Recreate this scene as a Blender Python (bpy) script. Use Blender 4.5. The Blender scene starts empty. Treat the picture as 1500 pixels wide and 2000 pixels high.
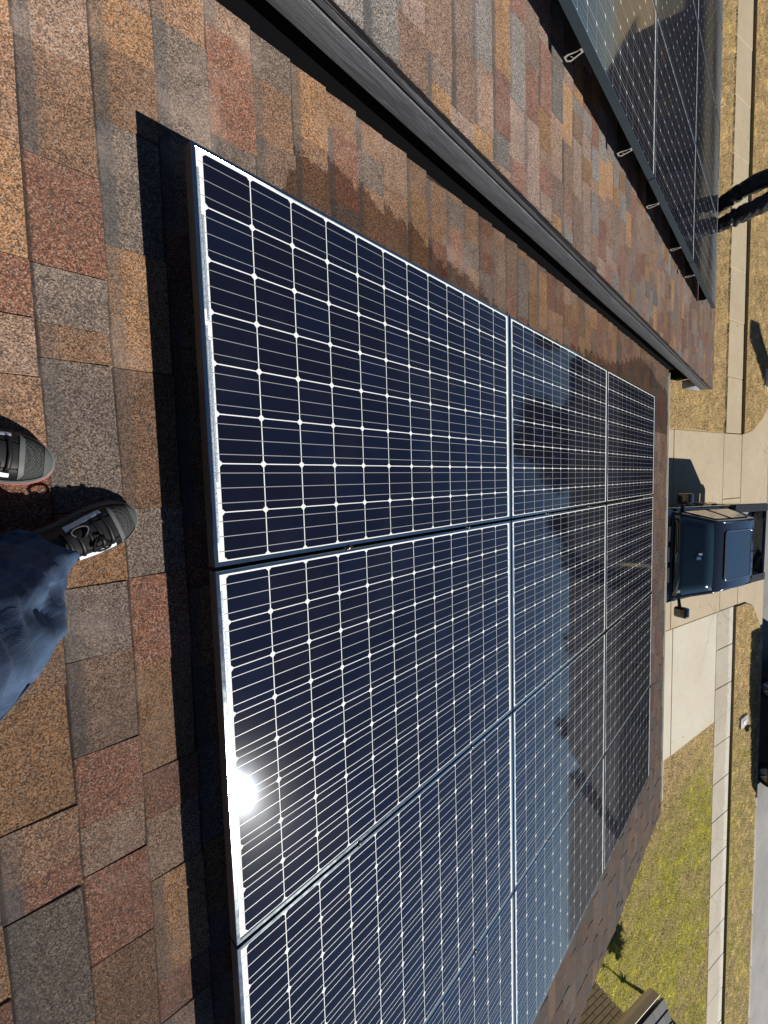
import bpy, math, random
import numpy as np
from mathutils import Matrix, Vector

random.seed(7); rng = np.random.default_rng(7)
sc = bpy.context.scene
COL = sc.collection
rad = math.radians

# ------------------------------------------------------------------ camera
# World: X along the eaves (right), Y towards the street, Z up.
# Origin: top corner of the nearest, leftmost solar module.
cam_d = bpy.data.cameras.new('camera'); cam = bpy.data.objects.new('camera', cam_d); COL.objects.link(cam)
c_right = Vector((0.9972439, -0.0587109, 0.0453613))      # to the viewer's right on the roof
c_up = Vector((0.0288461, 0.8701103, 0.4920122))
c_back = Vector((-0.0683558, -0.4893477, 0.8694057))
M = Matrix.Identity(4)                                     # the photo was stored on its side: image right = up
for r in range(3):
    M[r][0] = c_up[r]; M[r][1] = -c_right[r]; M[r][2] = c_back[r]
M.translation = (0.846907, -0.135896, 1.144588)
cam.matrix_world = M
cam_d.sensor_width = 36.0; cam_d.sensor_fit = 'AUTO'
cam_d.lens = 36.0 * 808.16 / 2000.0
cam_d.clip_start = 0.02; cam_d.clip_end = 2000
sc.camera = cam

# ------------------------------------------------------------------ sky and sun
SUN = Vector((0.584, 0.520, 0.623)).normalized()
w = bpy.data.worlds.new('World'); sc.world = w; w.use_nodes = True
wn = w.node_tree.nodes; wl = w.node_tree.links
sky = wn.new('ShaderNodeTexSky'); sky.sky_type = 'NISHITA'; sky.sun_disc = False
sky.sun_elevation = math.asin(SUN.z); sky.sun_rotation = math.atan2(SUN.x, SUN.y)
sky.air_density = 0.7; sky.dust_density = 0.0; sky.ozone_density = 3.0
wn['Background'].inputs['Strength'].default_value = 0.05
wl.new(sky.outputs[0], wn['Background'].inputs[0])
sd = bpy.data.lights.new('sun', 'SUN'); sd.energy = 5.0; sd.angle = rad(0.5); sd.color = (1.0, 0.945, 0.86)
so = bpy.data.objects.new('sun', sd); COL.objects.link(so); so.location = (20, 18, 21)
so.rotation_euler = SUN.to_track_quat('Z', 'Y').to_euler()
sc.view_settings.view_transform = 'Standard'; sc.view_settings.look = 'None'
sc.view_settings.exposure = 0.4; sc.view_settings.gamma = 1.0; sc.view_settings.use_curve_mapping = False

# ------------------------------------------------------------------ helpers
PS = rad(16.0)                                             # roof pitch
ROOF = Matrix.Rotation(-PS, 4, 'X')                        # (t, s down the slope, n off the slope) -> world
def RW(t, s, n): return ROOF @ Vector((t, s, n))
GZ = -4.5                                                  # lawn level
CAMI = cam.matrix_world.inverted()
def px(p):                                                 # where a point shows (photo pixels), None if behind
    q = CAMI @ Vector(p)
    if q.z > -0.02: return None
    return 750 + 808.16 * q.x / -q.z, 1000 - 808.16 * q.y / -q.z

WM = {}
def obj(name, mesh, mat=None, parent=None, M=None, smooth=False):
    o = bpy.data.objects.new(name, mesh); COL.objects.link(o)
    M = M if M is not None else Matrix.Identity(4)
    if parent is not None:
        o.parent = parent; o.matrix_basis = WM[parent.name].inverted() @ M
    else:
        o.matrix_basis = M
    WM[o.name] = M.copy()
    if mat is not None and mesh is not None and len(mesh.materials) == 0:
        for m in (mat if isinstance(mat, (list, tuple)) else [mat]): mesh.materials.append(m)
    if smooth and mesh is not None:
        mesh.polygons.foreach_set('use_smooth', [True] * len(mesh.polygons))
    return o
def tag(o, label, cat, group=None):
    o['label'] = label; o['category'] = cat
    if group: o['group'] = group
    return o
def thing(name, label, cat, M=None, group=None):
    if M is not None and not isinstance(M, Matrix): M = Matrix.Translation(Vector(M))
    o = obj(name, None, None, None, M); o.empty_display_size = 0.1
    return tag(o, label, cat, group)
def struct(o): o['kind'] = 'structure'; return o
def stuff(o): o['kind'] = 'stuff'; return o
def bevel(o, wd=0.01, seg=2, ang=35):
    m = o.modifiers.new('bevel', 'BEVEL'); m.width = wd; m.segments = seg; m.limit_method = 'ANGLE'; m.angle_limit = rad(ang)
    o.data.polygons.foreach_set('use_smooth', [True] * len(o.data.polygons)); return o

class MB:
    def __init__(s): s.v = []; s.f = []; s.m = []
    def add(s, vs, fs, mi=0):
        b = len(s.v); s.v += [tuple(p) for p in vs]; s.f += [tuple(b + i for i in f) for f in fs]; s.m += [mi] * len(fs); return s
    def box(s, a, b, mi=0):
        x0, y0, z0 = a; x1, y1, z1 = b
        return s.add([(x0,y0,z0),(x1,y0,z0),(x1,y1,z0),(x0,y1,z0),(x0,y0,z1),(x1,y0,z1),(x1,y1,z1),(x0,y1,z1)],
                     [(0,3,2,1),(4,5,6,7),(0,1,5,4),(1,2,6,5),(2,3,7,6),(3,0,4,7)], mi)
    def poly_prism(s, pts, z0, z1, mi=0):                  # plan polygon (counter clockwise) lifted
        n = len(pts)
        vs = [(x, y, z0) for x, y in pts] + [(x, y, z1) for x, y in pts]
        fs = [tuple(range(n - 1, -1, -1)), tuple(range(n, 2 * n))] + [(i, (i + 1) % n, n + (i + 1) % n, n + i) for i in range(n)]
        return s.add(vs, fs, mi)
    def side_prism(s, prof, wf, mi=0):                     # side profile (y,z), half width wf(y,z)
        n = len(prof)
        vs = [(-wf(y, z), y, z) for y, z in prof] + [(wf(y, z), y, z) for y, z in prof]
        fs = [tuple(range(n)), tuple(range(2 * n - 1, n - 1, -1))] + [(i, n + i, n + (i + 1) % n, (i + 1) % n) for i in range(n)]
        return s.add(vs, fs, mi)
    def tube(s, path, radii, k=10, mi=0, flat=1.0, cap=True):
        path = [Vector(p) for p in path]; n = len(path)
        if not isinstance(radii, (list, tuple)): radii = [radii] * n
        vs = []; ref = Vector((0.31, 0.2, 0.93))
        for i, p in enumerate(path):
            d = (path[min(i + 1, n - 1)] - path[max(i - 1, 0)]).normalized()
            a = d.cross(ref)
            if a.length < 0.05: a = d.cross(Vector((1, 0, 0)))
            a.normalize(); b = d.cross(a).normalized()
            for q in range(k):
                t = 2 * math.pi * q / k; vs.append(p + a * (radii[i] * math.cos(t)) + b * (radii[i] * flat * math.sin(t)))
        fs = [(i * k + q, i * k + (q + 1) % k, (i + 1) * k + (q + 1) % k, (i + 1) * k + q) for i in range(n - 1) for q in range(k)]
        if cap: fs += [tuple(range(k - 1, -1, -1)), tuple((n - 1) * k + q for q in range(k))]
        return s.add(vs, fs, mi)
    def mesh(s, name):
        me = bpy.data.meshes.new(name); me.from_pydata(s.v, [], s.f)
        if any(s.m): me.polygons.foreach_set('material_index', s.m)
        me.update(); return me
    def build(s, name, mat, parent=None, M=None, smooth=False): return obj(name, s.mesh(name), mat, parent, M, smooth)
    def flip_check(s): return s

# ------------------------------------------------------------------ materials
def new_mat(name):
    m = bpy.data.materials.new(name); m.use_nodes = True
    nt = m.node_tree; return m, nt, nt.nodes, nt.links, nt.nodes['Principled BSDF']
def simple(name, col, rough=0.6, metal=0.0, coat=0.0, coat_r=0.03, spec=0.5):
    m, nt, n, l, b = new_mat(name)
    b.inputs['Base Color'].default_value = (*col, 1); b.inputs['Roughness'].default_value = rough
    b.inputs['Metallic'].default_value = metal; b.inputs['Coat Weight'].default_value = coat
    b.inputs['Coat Roughness'].default_value = coat_r; b.inputs['Specular IOR Level'].default_value = spec
    return m
def mixc(nt, fac, a, b, mode='MIX'):
    x = nt.nodes.new('ShaderNodeMix'); x.data_type = 'RGBA'; x.blend_type = mode
    for sock, v in ((x.inputs[0], fac), (x.inputs[6], a), (x.inputs[7], b)):
        if hasattr(v, 'default_value') or isinstance(v, bpy.types.NodeSocket): nt.links.new(v, sock)
        elif isinstance(v, (int, float)): sock.default_value = v
        else: sock.default_value = (*v, 1)
    return x.outputs[2]
def noise(nt, scale, detail=3, rough=0.55, vec=None, dist=0.0):
    x = nt.nodes.new('ShaderNodeTexNoise'); x.inputs['Scale'].default_value = scale; x.inputs['Detail'].default_value = detail
    x.inputs['Roughness'].default_value = rough; x.inputs['Distortion'].default_value = dist
    if vec is not None: nt.links.new(vec, x.inputs['Vector'])
    return x
def ramp(nt, src, pts):
    x = nt.nodes.new('ShaderNodeValToRGB'); nt.links.new(src, x.inputs[0])
    e = x.color_ramp.elements
    while len(e) < len(pts): e.new(0.5)
    for el, (p, c) in zip(e, pts):
        el.position = p; el.color = (c, c, c, 1) if isinstance(c, (int, float)) else (*c, 1)
    return x.outputs[0]
def math_n(nt, op, a, b=None, c=None, clamp=False):
    x = nt.nodes.new('ShaderNodeMath'); x.operation = op; x.use_clamp = clamp
    for i, v in enumerate((a, b, c)):
        if v is None: continue
        if isinstance(v, (int, float)): x.inputs[i].default_value = v
        else: nt.links.new(v, x.inputs[i])
    return x.outputs[0]
def bump(nt, h, strength, dist, bsdf):
    x = nt.nodes.new('ShaderNodeBump'); x.inputs['Strength'].default_value = strength; x.inputs['Distance'].default_value = dist
    nt.links.new(h, x.inputs['Height']); nt.links.new(x.outputs[0], bsdf.inputs['Normal'])
def pos(nt): return nt.nodes.new('ShaderNodeNewGeometry').outputs['Position']
def objc(nt): return nt.nodes.new('ShaderNodeTexCoord').outputs['Object']

def shingle_mat(name, col, col2, wet=False):
    mean = (0.150, 0.096, 0.064); col = tuple(0.88 * a + 0.12 * b_ for a, b_ in zip(col, mean)); col2 = tuple(0.88 * a + 0.12 * 1.5 * b_ for a, b_ in zip(col2, mean))
    m, nt, n, l, b = new_mat(name)
    P = pos(nt)
    vor = n.new('ShaderNodeTexVoronoi'); vor.inputs['Scale'].default_value = 520; l.new(P, vor.inputs['Vector'])
    sep = n.new('ShaderNodeSeparateColor'); l.new(vor.outputs['Color'], sep.inputs[0])
    oi = n.new('ShaderNodeObjectInfo')
    # granules: blends of the tab colour, dark grains, pale grains, and coarser clusters of both
    v2 = n.new('ShaderNodeTexVoronoi'); v2.inputs['Scale'].default_value = 340; l.new(P, v2.inputs['Vector'])
    sep2 = n.new('ShaderNodeSeparateColor'); l.new(v2.outputs['Color'], sep2.inputs[0])
    c = mixc(nt, ramp(nt, math_n(nt, 'ADD', math_n(nt, 'MULTIPLY', sep.outputs[0], 0.45), math_n(nt, 'MULTIPLY', sep2.outputs[0], 0.55)), [(0.25, 0.0), (0.75, 1.0)]), tuple(0.62 * x for x in col), tuple(1.12 * x for x in col2))
    c = mixc(nt, ramp(nt, sep2.outputs[1], [(0.72, 0.0), (0.84, 0.8)]), c, (0.030, 0.025, 0.023))
    c = mixc(nt, ramp(nt, sep.outputs[1], [(0.74, 0.0), (0.86, 0.7)]), c, (0.035, 0.03, 0.028))
    c = mixc(nt, ramp(nt, sep2.outputs[2], [(0.84, 0.0), (0.96, 0.65)]), c, (0.42, 0.325, 0.245))
    c = mixc(nt, ramp(nt, noise(nt, 26, 4, 0.7, P).outputs[0], [(0.45, 0.0), (0.75, 0.5)]), c, mixc(nt, 0.6, c, (0.06, 0.042, 0.032)))
    # printed darker band along the top of the exposure
    uv = n.new('ShaderNodeUVMap'); uv.uv_map = 'UVMap'; su = n.new('ShaderNodeSeparateXYZ'); l.new(uv.outputs[0], su.inputs[0])
    nz = noise(nt, 60, 2, 0.6, P)
    vv = math_n(nt, 'ADD', su.outputs[1], math_n(nt, 'MULTIPLY', math_n(nt, 'SUBTRACT', nz.outputs[0], 0.5), 0.016))
    band = ramp(nt, vv, [(0.030, 1.0), (0.044, 0.0)])
    c = mixc(nt, math_n(nt, 'MULTIPLY', band, math_n(nt, 'MULTIPLY', su.outputs[0], 0.62)), c,
             mixc(nt, sep2.outputs[0], (0.040, 0.039, 0.040), (0.125, 0.120, 0.118)))
    c = mixc(nt, ramp(nt, math_n(nt, 'ADD', su.outputs[1], math_n(nt, 'MULTIPLY', math_n(nt, 'SUBTRACT', nz.outputs[0], 0.5), 0.006)), [(0.0035, 0.85), (0.0065, 0.0)]), c, (0.018, 0.015, 0.014))   # dark line along the lap
    # weathering: rubbed and dusty patches, dark soft mottling
    d1 = noise(nt, 2.3, 4, 0.6, P); d2 = noise(nt, 9.0, 3, 0.6, P)
    dust = math_n(nt, 'MULTIPLY', ramp(nt, d1.outputs[0], [(0.50, 0.0), (0.68, 1.0)]), ramp(nt, d2.outputs[0], [(0.42, 0.0), (0.62, 1.0)]))
    c = mixc(nt, math_n(nt, 'MULTIPLY', dust, 0.30), c, (0.36, 0.28, 0.24))
    c = mixc(nt, ramp(nt, noise(nt, 5.0, 3, 0.6, P).outputs[0], [(0.35, 0.22), (0.6, 0.0)]), c, (0.05, 0.042, 0.04))
    # scuffs: small chalky marks and black tar dabs
    sc1 = noise(nt, 38, 5, 0.75, P); sc2 = noise(nt, 3.1, 2, 0.5, P, 0.4)
    c = mixc(nt, math_n(nt, 'MULTIPLY', ramp(nt, sc1.outputs[0], [(0.66, 0.0), (0.70, 1.0)]), ramp(nt, sc2.outputs[0], [(0.52, 0.0), (0.60, 0.7)])), c, (0.5, 0.5, 0.5))
    tr = noise(nt, 27, 4, 0.7, P, 0.6)
    c = mixc(nt, math_n(nt, 'MULTIPLY', ramp(nt, tr.outputs[0], [(0.69, 0.0), (0.72, 0.9)]), ramp(nt, sc2.outputs[0], [(0.45, 1.0), (0.53, 0.0)])), c, (0.02, 0.018, 0.018))
    rough = 0.82
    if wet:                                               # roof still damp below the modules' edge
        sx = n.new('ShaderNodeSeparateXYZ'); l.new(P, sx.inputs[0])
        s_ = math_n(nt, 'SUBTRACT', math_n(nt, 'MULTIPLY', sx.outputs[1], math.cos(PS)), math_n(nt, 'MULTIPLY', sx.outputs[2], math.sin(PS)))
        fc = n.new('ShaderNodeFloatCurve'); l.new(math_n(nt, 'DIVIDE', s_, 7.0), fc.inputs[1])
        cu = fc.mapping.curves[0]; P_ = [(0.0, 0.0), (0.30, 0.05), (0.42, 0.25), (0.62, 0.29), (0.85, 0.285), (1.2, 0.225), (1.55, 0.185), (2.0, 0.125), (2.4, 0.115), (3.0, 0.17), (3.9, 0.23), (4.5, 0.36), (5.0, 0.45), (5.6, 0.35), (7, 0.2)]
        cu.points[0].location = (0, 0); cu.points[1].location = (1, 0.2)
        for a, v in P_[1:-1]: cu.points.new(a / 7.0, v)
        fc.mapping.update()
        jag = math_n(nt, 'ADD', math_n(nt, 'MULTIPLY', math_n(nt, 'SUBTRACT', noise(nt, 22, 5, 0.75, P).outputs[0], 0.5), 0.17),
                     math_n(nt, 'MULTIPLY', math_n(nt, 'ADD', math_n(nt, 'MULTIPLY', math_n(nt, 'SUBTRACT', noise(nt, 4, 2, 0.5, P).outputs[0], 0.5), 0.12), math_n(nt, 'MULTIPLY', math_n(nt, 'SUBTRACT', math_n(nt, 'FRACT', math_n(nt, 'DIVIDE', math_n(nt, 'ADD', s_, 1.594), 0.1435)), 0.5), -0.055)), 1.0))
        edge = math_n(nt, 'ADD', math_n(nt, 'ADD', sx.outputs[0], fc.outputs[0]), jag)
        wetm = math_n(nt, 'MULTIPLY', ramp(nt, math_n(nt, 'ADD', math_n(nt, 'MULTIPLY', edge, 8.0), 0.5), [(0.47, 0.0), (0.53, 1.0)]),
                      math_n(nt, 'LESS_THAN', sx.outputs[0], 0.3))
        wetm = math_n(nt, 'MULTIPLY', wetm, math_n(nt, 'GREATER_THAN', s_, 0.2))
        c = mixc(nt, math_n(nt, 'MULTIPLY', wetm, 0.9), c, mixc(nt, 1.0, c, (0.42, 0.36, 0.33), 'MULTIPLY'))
    v = n.new('ShaderNodeHueSaturation'); v.inputs['Saturation'].default_value = 1.0
    l.new(math_n(nt, 'ADD', 0.76, math_n(nt, 'MULTIPLY', oi.outputs['Random'], 0.46)), v.inputs['Value']); l.new(c, v.inputs['Color'])
    l.new(v.outputs[0], b.inputs['Base Color'])
    b.inputs['Roughness'].default_value = rough; b.inputs['Specular IOR Level'].default_value = 0.12; b.inputs['Diffuse Roughness'].default_value = 1.0
    hv = math_n(nt, 'SUBTRACT', 1.0, vor.outputs['Distance'])
    bump(nt, math_n(nt, 'ADD', math_n(nt, 'MULTIPLY', hv, 0.5), sep.outputs[0]), 0.55, 0.0016, b)
    return m
SH_COL = [((0.115, 0.066, 0.042), (0.205, 0.128, 0.080)),      # brown
          ((0.150, 0.084, 0.041), (0.252, 0.152, 0.080)),      # orange tan
          ((0.098, 0.043, 0.030), (0.170, 0.083, 0.056)),      # red brown
          ((0.072, 0.063, 0.057), (0.132, 0.118, 0.108)),      # grey
          ((0.125, 0.084, 0.062), (0.205, 0.148, 0.114))]      # grey brown
SH_WET = [shingle_mat('shingle_main_%d' % i, tuple(1.68 * k * x for x, k in zip(a, (1.09, 0.99, 0.93))), tuple(1.62 * k * x for x, k in zip(b, (1.09, 0.99, 0.93))), True) for i, (a, b) in enumerate(SH_COL)]
SH_L = [((0.150, 0.090, 0.065), (0.26, 0.175, 0.13)), ((0.205, 0.110, 0.050), (0.33, 0.20, 0.105)), ((0.150, 0.070, 0.052), (0.25, 0.135, 0.105)),
        ((0.120, 0.110, 0.105), (0.20, 0.19, 0.18)), ((0.165, 0.112, 0.090), (0.265, 0.195, 0.165))]
SH_DRY = [shingle_mat('shingle_left_%d' % i, tuple(1.8 * x for x in a), tuple(1.75 * x for x in b), False) for i, (a, b) in enumerate(SH_L)]
SH_SLATE = [simple('slate_a', (0.075, 0.075, 0.08), 0.8), simple('slate_b', (0.10, 0.10, 0.105), 0.8), simple('slate_c', (0.06, 0.062, 0.07), 0.8)]

def glossy_cover(b, cr=0.042):
    b.inputs['Specular IOR Level'].default_value = min(b.inputs['Specular IOR Level'].default_value, 0.2)
    b.inputs['Coat Weight'].default_value = 1.0; b.inputs['Coat Roughness'].default_value = cr; b.inputs['Coat IOR'].default_value = 1.40
def cell_mat():
    m, nt, n, l, b = new_mat('solar_cell')
    oi = n.new('ShaderNodeObjectInfo')
    c = mixc(nt, ramp(nt, oi.outputs['Random'], [(0.45, 0.0), (1.0, 1.0)]), (0.0055, 0.0062, 0.0125), (0.0055, 0.0075, 0.019))
    nz = noise(nt, 3.0, 3, 0.6, pos(nt)); c = mixc(nt, math_n(nt, 'MULTIPLY', ramp(nt, nz.outputs[0], [(0.5, 0.0), (0.75, 1.0)]), 0.10), c, (0.05, 0.05, 0.05))
    l.new(c, b.inputs['Base Color']); b.inputs['Roughness'].default_value = 0.30; b.inputs['Specular IOR Level'].default_value = 0.52
    b.inputs['Specular Tint'].default_value = (0.42, 0.62, 1.0, 1); b.inputs['Coat Weight'].default_value = 0.035; b.inputs['Coat Roughness'].default_value = 0.17
    l.new(math_n(nt, 'ADD', 0.040, math_n(nt, 'MULTIPLY', ramp(nt, noise(nt, 2.2, 4, 0.65, pos(nt)).outputs[0], [(0.5, 0.0), (0.8, 1.0)]), 0.05)), b.inputs['Roughness'])
    return m
M_CELL = cell_mat()
def sheet_mat(name, col, rough, metal=0.0):
    m, nt, n, l, b = new_mat(name)
    nz = noise(nt, 14, 4, 0.6, pos(nt))
    l.new(mixc(nt, ramp(nt, nz.outputs[0], [(0.4, 0.0), (0.75, 0.35)]), col, tuple(x * 0.72 for x in col)), b.inputs['Base Color'])
    b.inputs['Roughness'].default_value = rough; b.inputs['Metallic'].default_value = metal; glossy_cover(b); return m
M_BACK = sheet_mat('module_backsheet', (0.72, 0.74, 0.72), 0.7)
M_BUS = sheet_mat('silver_busbar', (0.34, 0.345, 0.355), 0.45, 0.25)
def ribbon_mat():
    m, nt, n, l, b = new_mat('tinned_ribbon')
    nz = noise(nt, 420, 2, 0.6, pos(nt)); c = mixc(nt, ramp(nt, nz.outputs[0], [(0.42, 0.0), (0.58, 1.0)]), (0.16, 0.21, 0.28), (0.5, 0.56, 0.62))
    l.new(c, b.inputs['Base Color']); b.inputs['Roughness'].default_value = 0.5; b.inputs['Metallic'].default_value = 0.3; glossy_cover(b); return m
M_RIB = ribbon_mat()
def frame_mat():
    m, nt, n, l, b = new_mat('dark_anodised_frame')
    P = pos(nt); nz = noise(nt, 8, 4, 0.6, P)
    l.new(mixc(nt, nz.outputs[0], (0.32, 0.365, 0.385), (0.42, 0.465, 0.485)), b.inputs['Base Color'])
    b.inputs['Metallic'].default_value = 1.0
    l.new(math_n(nt, 'ADD', 0.07, math_n(nt, 'MULTIPLY', noise(nt, 40, 3, 0.6, P).outputs[0], 0.10)), b.inputs['Roughness']); return m
M_FRAME = frame_mat()
M_ALU = simple('cut_aluminium', (0.50, 0.49, 0.46), 0.4, 0.6)
M_BLACK = simple('black_anodised', (0.012, 0.012, 0.013), 0.45, 0.3)
M_BOLT = simple('clamp_bolt', (0.10, 0.09, 0.09), 0.3, 0.9)

def concrete(name, col, warm, stain=0.5, edge_white=False):
    m, nt, n, l, b = new_mat(name); P = pos(nt)
    a = noise(nt, 0.55, 5, 0.62, P); f = noise(nt, 7, 6, 0.7, P); g = noise(nt, 90, 2, 0.6, P)
    c = mixc(nt, ramp(nt, a.outputs[0], [(0.38, 0.0), (0.66, 1.0)]), col, warm)
    c = mixc(nt, math_n(nt, 'MULTIPLY', ramp(nt, f.outputs[0], [(0.5, 0.0), (0.72, 1.0)]), stain * 0.55), c, tuple(x * 0.62 for x in col))
    c = mixc(nt, math_n(nt, 'MULTIPLY', g.outputs[0], 0.22), c, tuple(x * 0.7 for x in warm))
    tx = n.new('ShaderNodeMapping'); tx.inputs['Scale'].default_value = (1.2, 4.5, 1); l.new(P, tx.inputs[0])
    st = noise(nt, 1.3, 6, 0.75, tx.outputs[0], 0.5)
    c = mixc(nt, ramp(nt, st.outputs[0], [(0.60, 0.0), (0.72, 0.5 * stain)]), c, (0.10, 0.085, 0.07))
    if edge_white:
        sx = n.new('ShaderNodeSeparateXYZ'); l.new(P, sx.inputs[0])
        e = math_n(nt, 'ADD', sx.outputs[1], math_n(nt, 'MULTIPLY', math_n(nt, 'SUBTRACT', noise(nt, 5, 5, 0.75, P).outputs[0], 0.5), 0.55))
        k = ramp(nt, math_n(nt, 'SUBTRACT', e, 14.45), [(0.50, 0.0), (0.62, 1.0)])
        k2 = ramp(nt, noise(nt, 22, 3, 0.7, P).outputs[0], [(0.35, 0.25), (0.6, 1.0)])
        c = mixc(nt, math_n(nt, 'MULTIPLY', math_n(nt, 'MULTIPLY', k, k2), 0.6), c, (0.62, 0.62, 0.58))
    cr = n.new('ShaderNodeTexVoronoi'); cr.feature = 'DISTANCE_TO_EDGE'; cr.inputs['Scale'].default_value = 0.42
    wp = n.new('ShaderNodeVectorMath'); wp.operation = 'MULTIPLY_ADD'; l.new(noise(nt, 2.2, 5, 0.7, P).outputs['Color'], wp.inputs[0]); wp.inputs[1].default_value = (0.5, 0.5, 0); l.new(P, wp.inputs[2]); l.new(wp.outputs[0], cr.inputs['Vector'])
    c = mixc(nt, math_n(nt, 'MULTIPLY', ramp(nt, cr.outputs['Distance'], [(0.0, 0.55), (0.006, 0.0)]), ramp(nt, noise(nt, 0.35, 2, 0.5, P).outputs[0], [(0.50, 0.0), (0.56, 1.0)])), c, (0.07, 0.055, 0.04))
    c = mixc(nt, math_n(nt, 'MULTIPLY', ramp(nt, noise(nt, 3.3, 3, 0.6, P).outputs[0], [(0.66, 0.0), (0.74, 1.0)]), 0.35 * stain), c, (0.06, 0.055, 0.05))
    l.new(c, b.inputs['Base Color']); b.inputs['Roughness'].default_value = 0.88
    bump(nt, math_n(nt, 'ADD', g.outputs[0], math_n(nt, 'MULTIPLY', f.outputs[0], 0.6)), 0.35, 0.006, b); return m
M_DRIVE = concrete('driveway_concrete', (0.44, 0.365, 0.25), (0.385, 0.31, 0.205), 0.75)
M_PAD = concrete('pale_pad_concrete', (0.52, 0.48, 0.385), (0.46, 0.41, 0.315), 0.4)
M_WALKL = concrete('walk_concrete_left', (0.43, 0.355, 0.235), (0.37, 0.30, 0.195), 0.8)
M_WALKR = concrete('walk_concrete_right', (0.40, 0.355, 0.275), (0.335, 0.29, 0.225), 0.7, True)
M_KERB = concrete('kerb_concrete', (0.34, 0.30, 0.235), (0.29, 0.25, 0.19), 0.5)
M_ROAD = concrete('street_concrete', (0.24, 0.235, 0.225), (0.15, 0.15, 0.145), 0.7)
def soil_mat():
    m, nt, n, l, b = new_mat('lawn_soil'); P = pos(nt)
    a = noise(nt, 0.6, 5, 0.65, P); f = noise(nt, 24, 4, 0.7, P)
    sx = n.new('ShaderNodeSeparateXYZ'); l.new(P, sx.inputs[0])
    grn = ramp(nt, math_n(nt, 'ADD', math_n(nt, 'DIVIDE', math_n(nt, 'SUBTRACT', sx.outputs[0], 6.0), 8.0), math_n(nt, 'MULTIPLY', math_n(nt, 'SUBTRACT', a.outputs[0], 0.5), 0.9)), [(0.2, 0.0), (0.55, 1.0)])
    c = mixc(nt, f.outputs[0], (0.26, 0.18, 0.075), (0.48, 0.35, 0.165))
    c = mixc(nt, grn, c, mixc(nt, f.outputs[0], (0.15, 0.125, 0.03), (0.33, 0.275, 0.07)))
    l.new(c, b.inputs['Base Color']); b.inputs['Roughness'].default_value = 0.95; bump(nt, f.outputs[0], 0.8, 0.03, b); return m
M_SOIL = soil_mat()
M_DIRT = simple('bare_dirt', (0.055, 0.038, 0.024), 0.95)
def grass_mat():
    m, nt, n, l, b = new_mat('dormant_grass')
    at = n.new('ShaderNodeAttribute'); at.attribute_name = 'Col'; l.new(at.outputs['Color'], b.inputs['Base Color'])
    b.inputs['Roughness'].default_value = 0.7; b.inputs['Specular IOR Level'].default_value = 0.15
    tr = n.new('ShaderNodeBsdfTranslucent'); l.new(at.outputs['Color'], tr.inputs['Color'])
    mx = n.new('ShaderNodeMixShader'); mx.inputs[0].default_value = 0.45; l.new(b.outputs[0], mx.inputs[1]); l.new(tr.outputs[0], mx.inputs[2])
    l.new(mx.outputs[0], n['Material Output'].inputs['Surface'])
    return m
M_GRASS = grass_mat()
def wood_paint():
    m, nt, n, l, b = new_mat('grey_painted_grain')
    mp = n.new('ShaderNodeMapping'); mp.inputs['Scale'].default_value = (3, 1.4, 26); l.new(objc(nt), mp.inputs[0])
    nz = noise(nt, 4.0, 7, 0.68, mp.outputs[0], 1.1); big = noise(nt, 2.0, 3, 0.5, objc(nt))
    h = nz.outputs[0]
    c = mixc(nt, ramp(nt, h, [(0.42, 0.0), (0.70, 1.0)]), (0.040, 0.043, 0.050), (0.088, 0.092, 0.101))
    c = mixc(nt, ramp(nt, big.outputs[0], [(0.45, 0.0), (0.7, 0.35)]), c, (0.085, 0.088, 0.092))
    l.new(c, b.inputs['Base Color'])
    b.inputs['Roughness'].default_value = 0.42; bump(nt, h, 0.8, 0.004, b); return m
M_RAKE = wood_paint()
M_DARKTRIM = simple('dark_drip_metal', (0.010, 0.011, 0.014), 0.4)
M_WHITE = simple('white_gutter_paint', (0.62, 0.61, 0.56), 0.45)
M_TAN = simple('tan_gutter_paint', (0.44, 0.36, 0.22), 0.5)
M_SOFFIT = simple('grey_soffit_paint', (0.26, 0.265, 0.27), 0.6)
def brick_mat(name, col):
    m, nt, n, l, b = new_mat(name); P = pos(nt); oi = n.new('ShaderNodeObjectInfo')
    nz = noise(nt, 60, 4, 0.7, P)
    c = mixc(nt, nz.outputs[0], tuple(x * 0.72 for x in col), tuple(x * 1.2 for x in col))
    c = mixc(nt, math_n(nt, 'MULTIPLY', oi.outputs['Random'], 0.35), c, tuple(x * 0.7 for x in col))
    l.new(c, b.inputs['Base Color']); b.inputs['Roughness'].default_value = 0.9; bump(nt, nz.outputs[0], 0.4, 0.003, b); return m
M_BRICK = brick_mat('olive_tan_brick', (0.50, 0.435, 0.29))
M_MORTAR = simple('brown_mortar', (0.085, 0.062, 0.036), 0.95)
M_WALL = brick_mat('house_wall', (0.30, 0.22, 0.15))

# ------------------------------------------------------------------ ground, street, walks
def plane(name, x0, x1, y0, y1, z, mat):
    return struct(MB().add([(x0,y0,z),(x1,y0,z),(x1,y1,z),(x0,y1,z)], [(0,1,2,3)]).build(name, mat))
plane('ground', -900, 900, -900, 900, GZ - 0.16, M_SOIL)
plane('street', -300, 300, 17.42, 26.0, GZ - 0.13, M_ROAD)
lawn = struct(MB().poly_prism([(-60, -20), (60, -20), (60, 14.28), (-60, 14.44)], GZ - 0.155, GZ).build('lawn', M_SOIL))
vl = MB().poly_prism([(-60, 15.52), (-0.36, 15.56), (-0.50, 16.2), (-0.80, 16.75), (-1.32, 17.26), (-60, 17.26)], GZ - 0.155, GZ + 0.045)
struct(vl.build('verge', M_SOIL))
vr = MB().poly_prism([(60, 17.26), (6.25, 17.26), (5.68, 17.02), (5.14, 16.6), (4.95, 16.05), (4.95, 15.37), (60, 15.42)], GZ - 0.155, GZ + 0.045)
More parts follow.
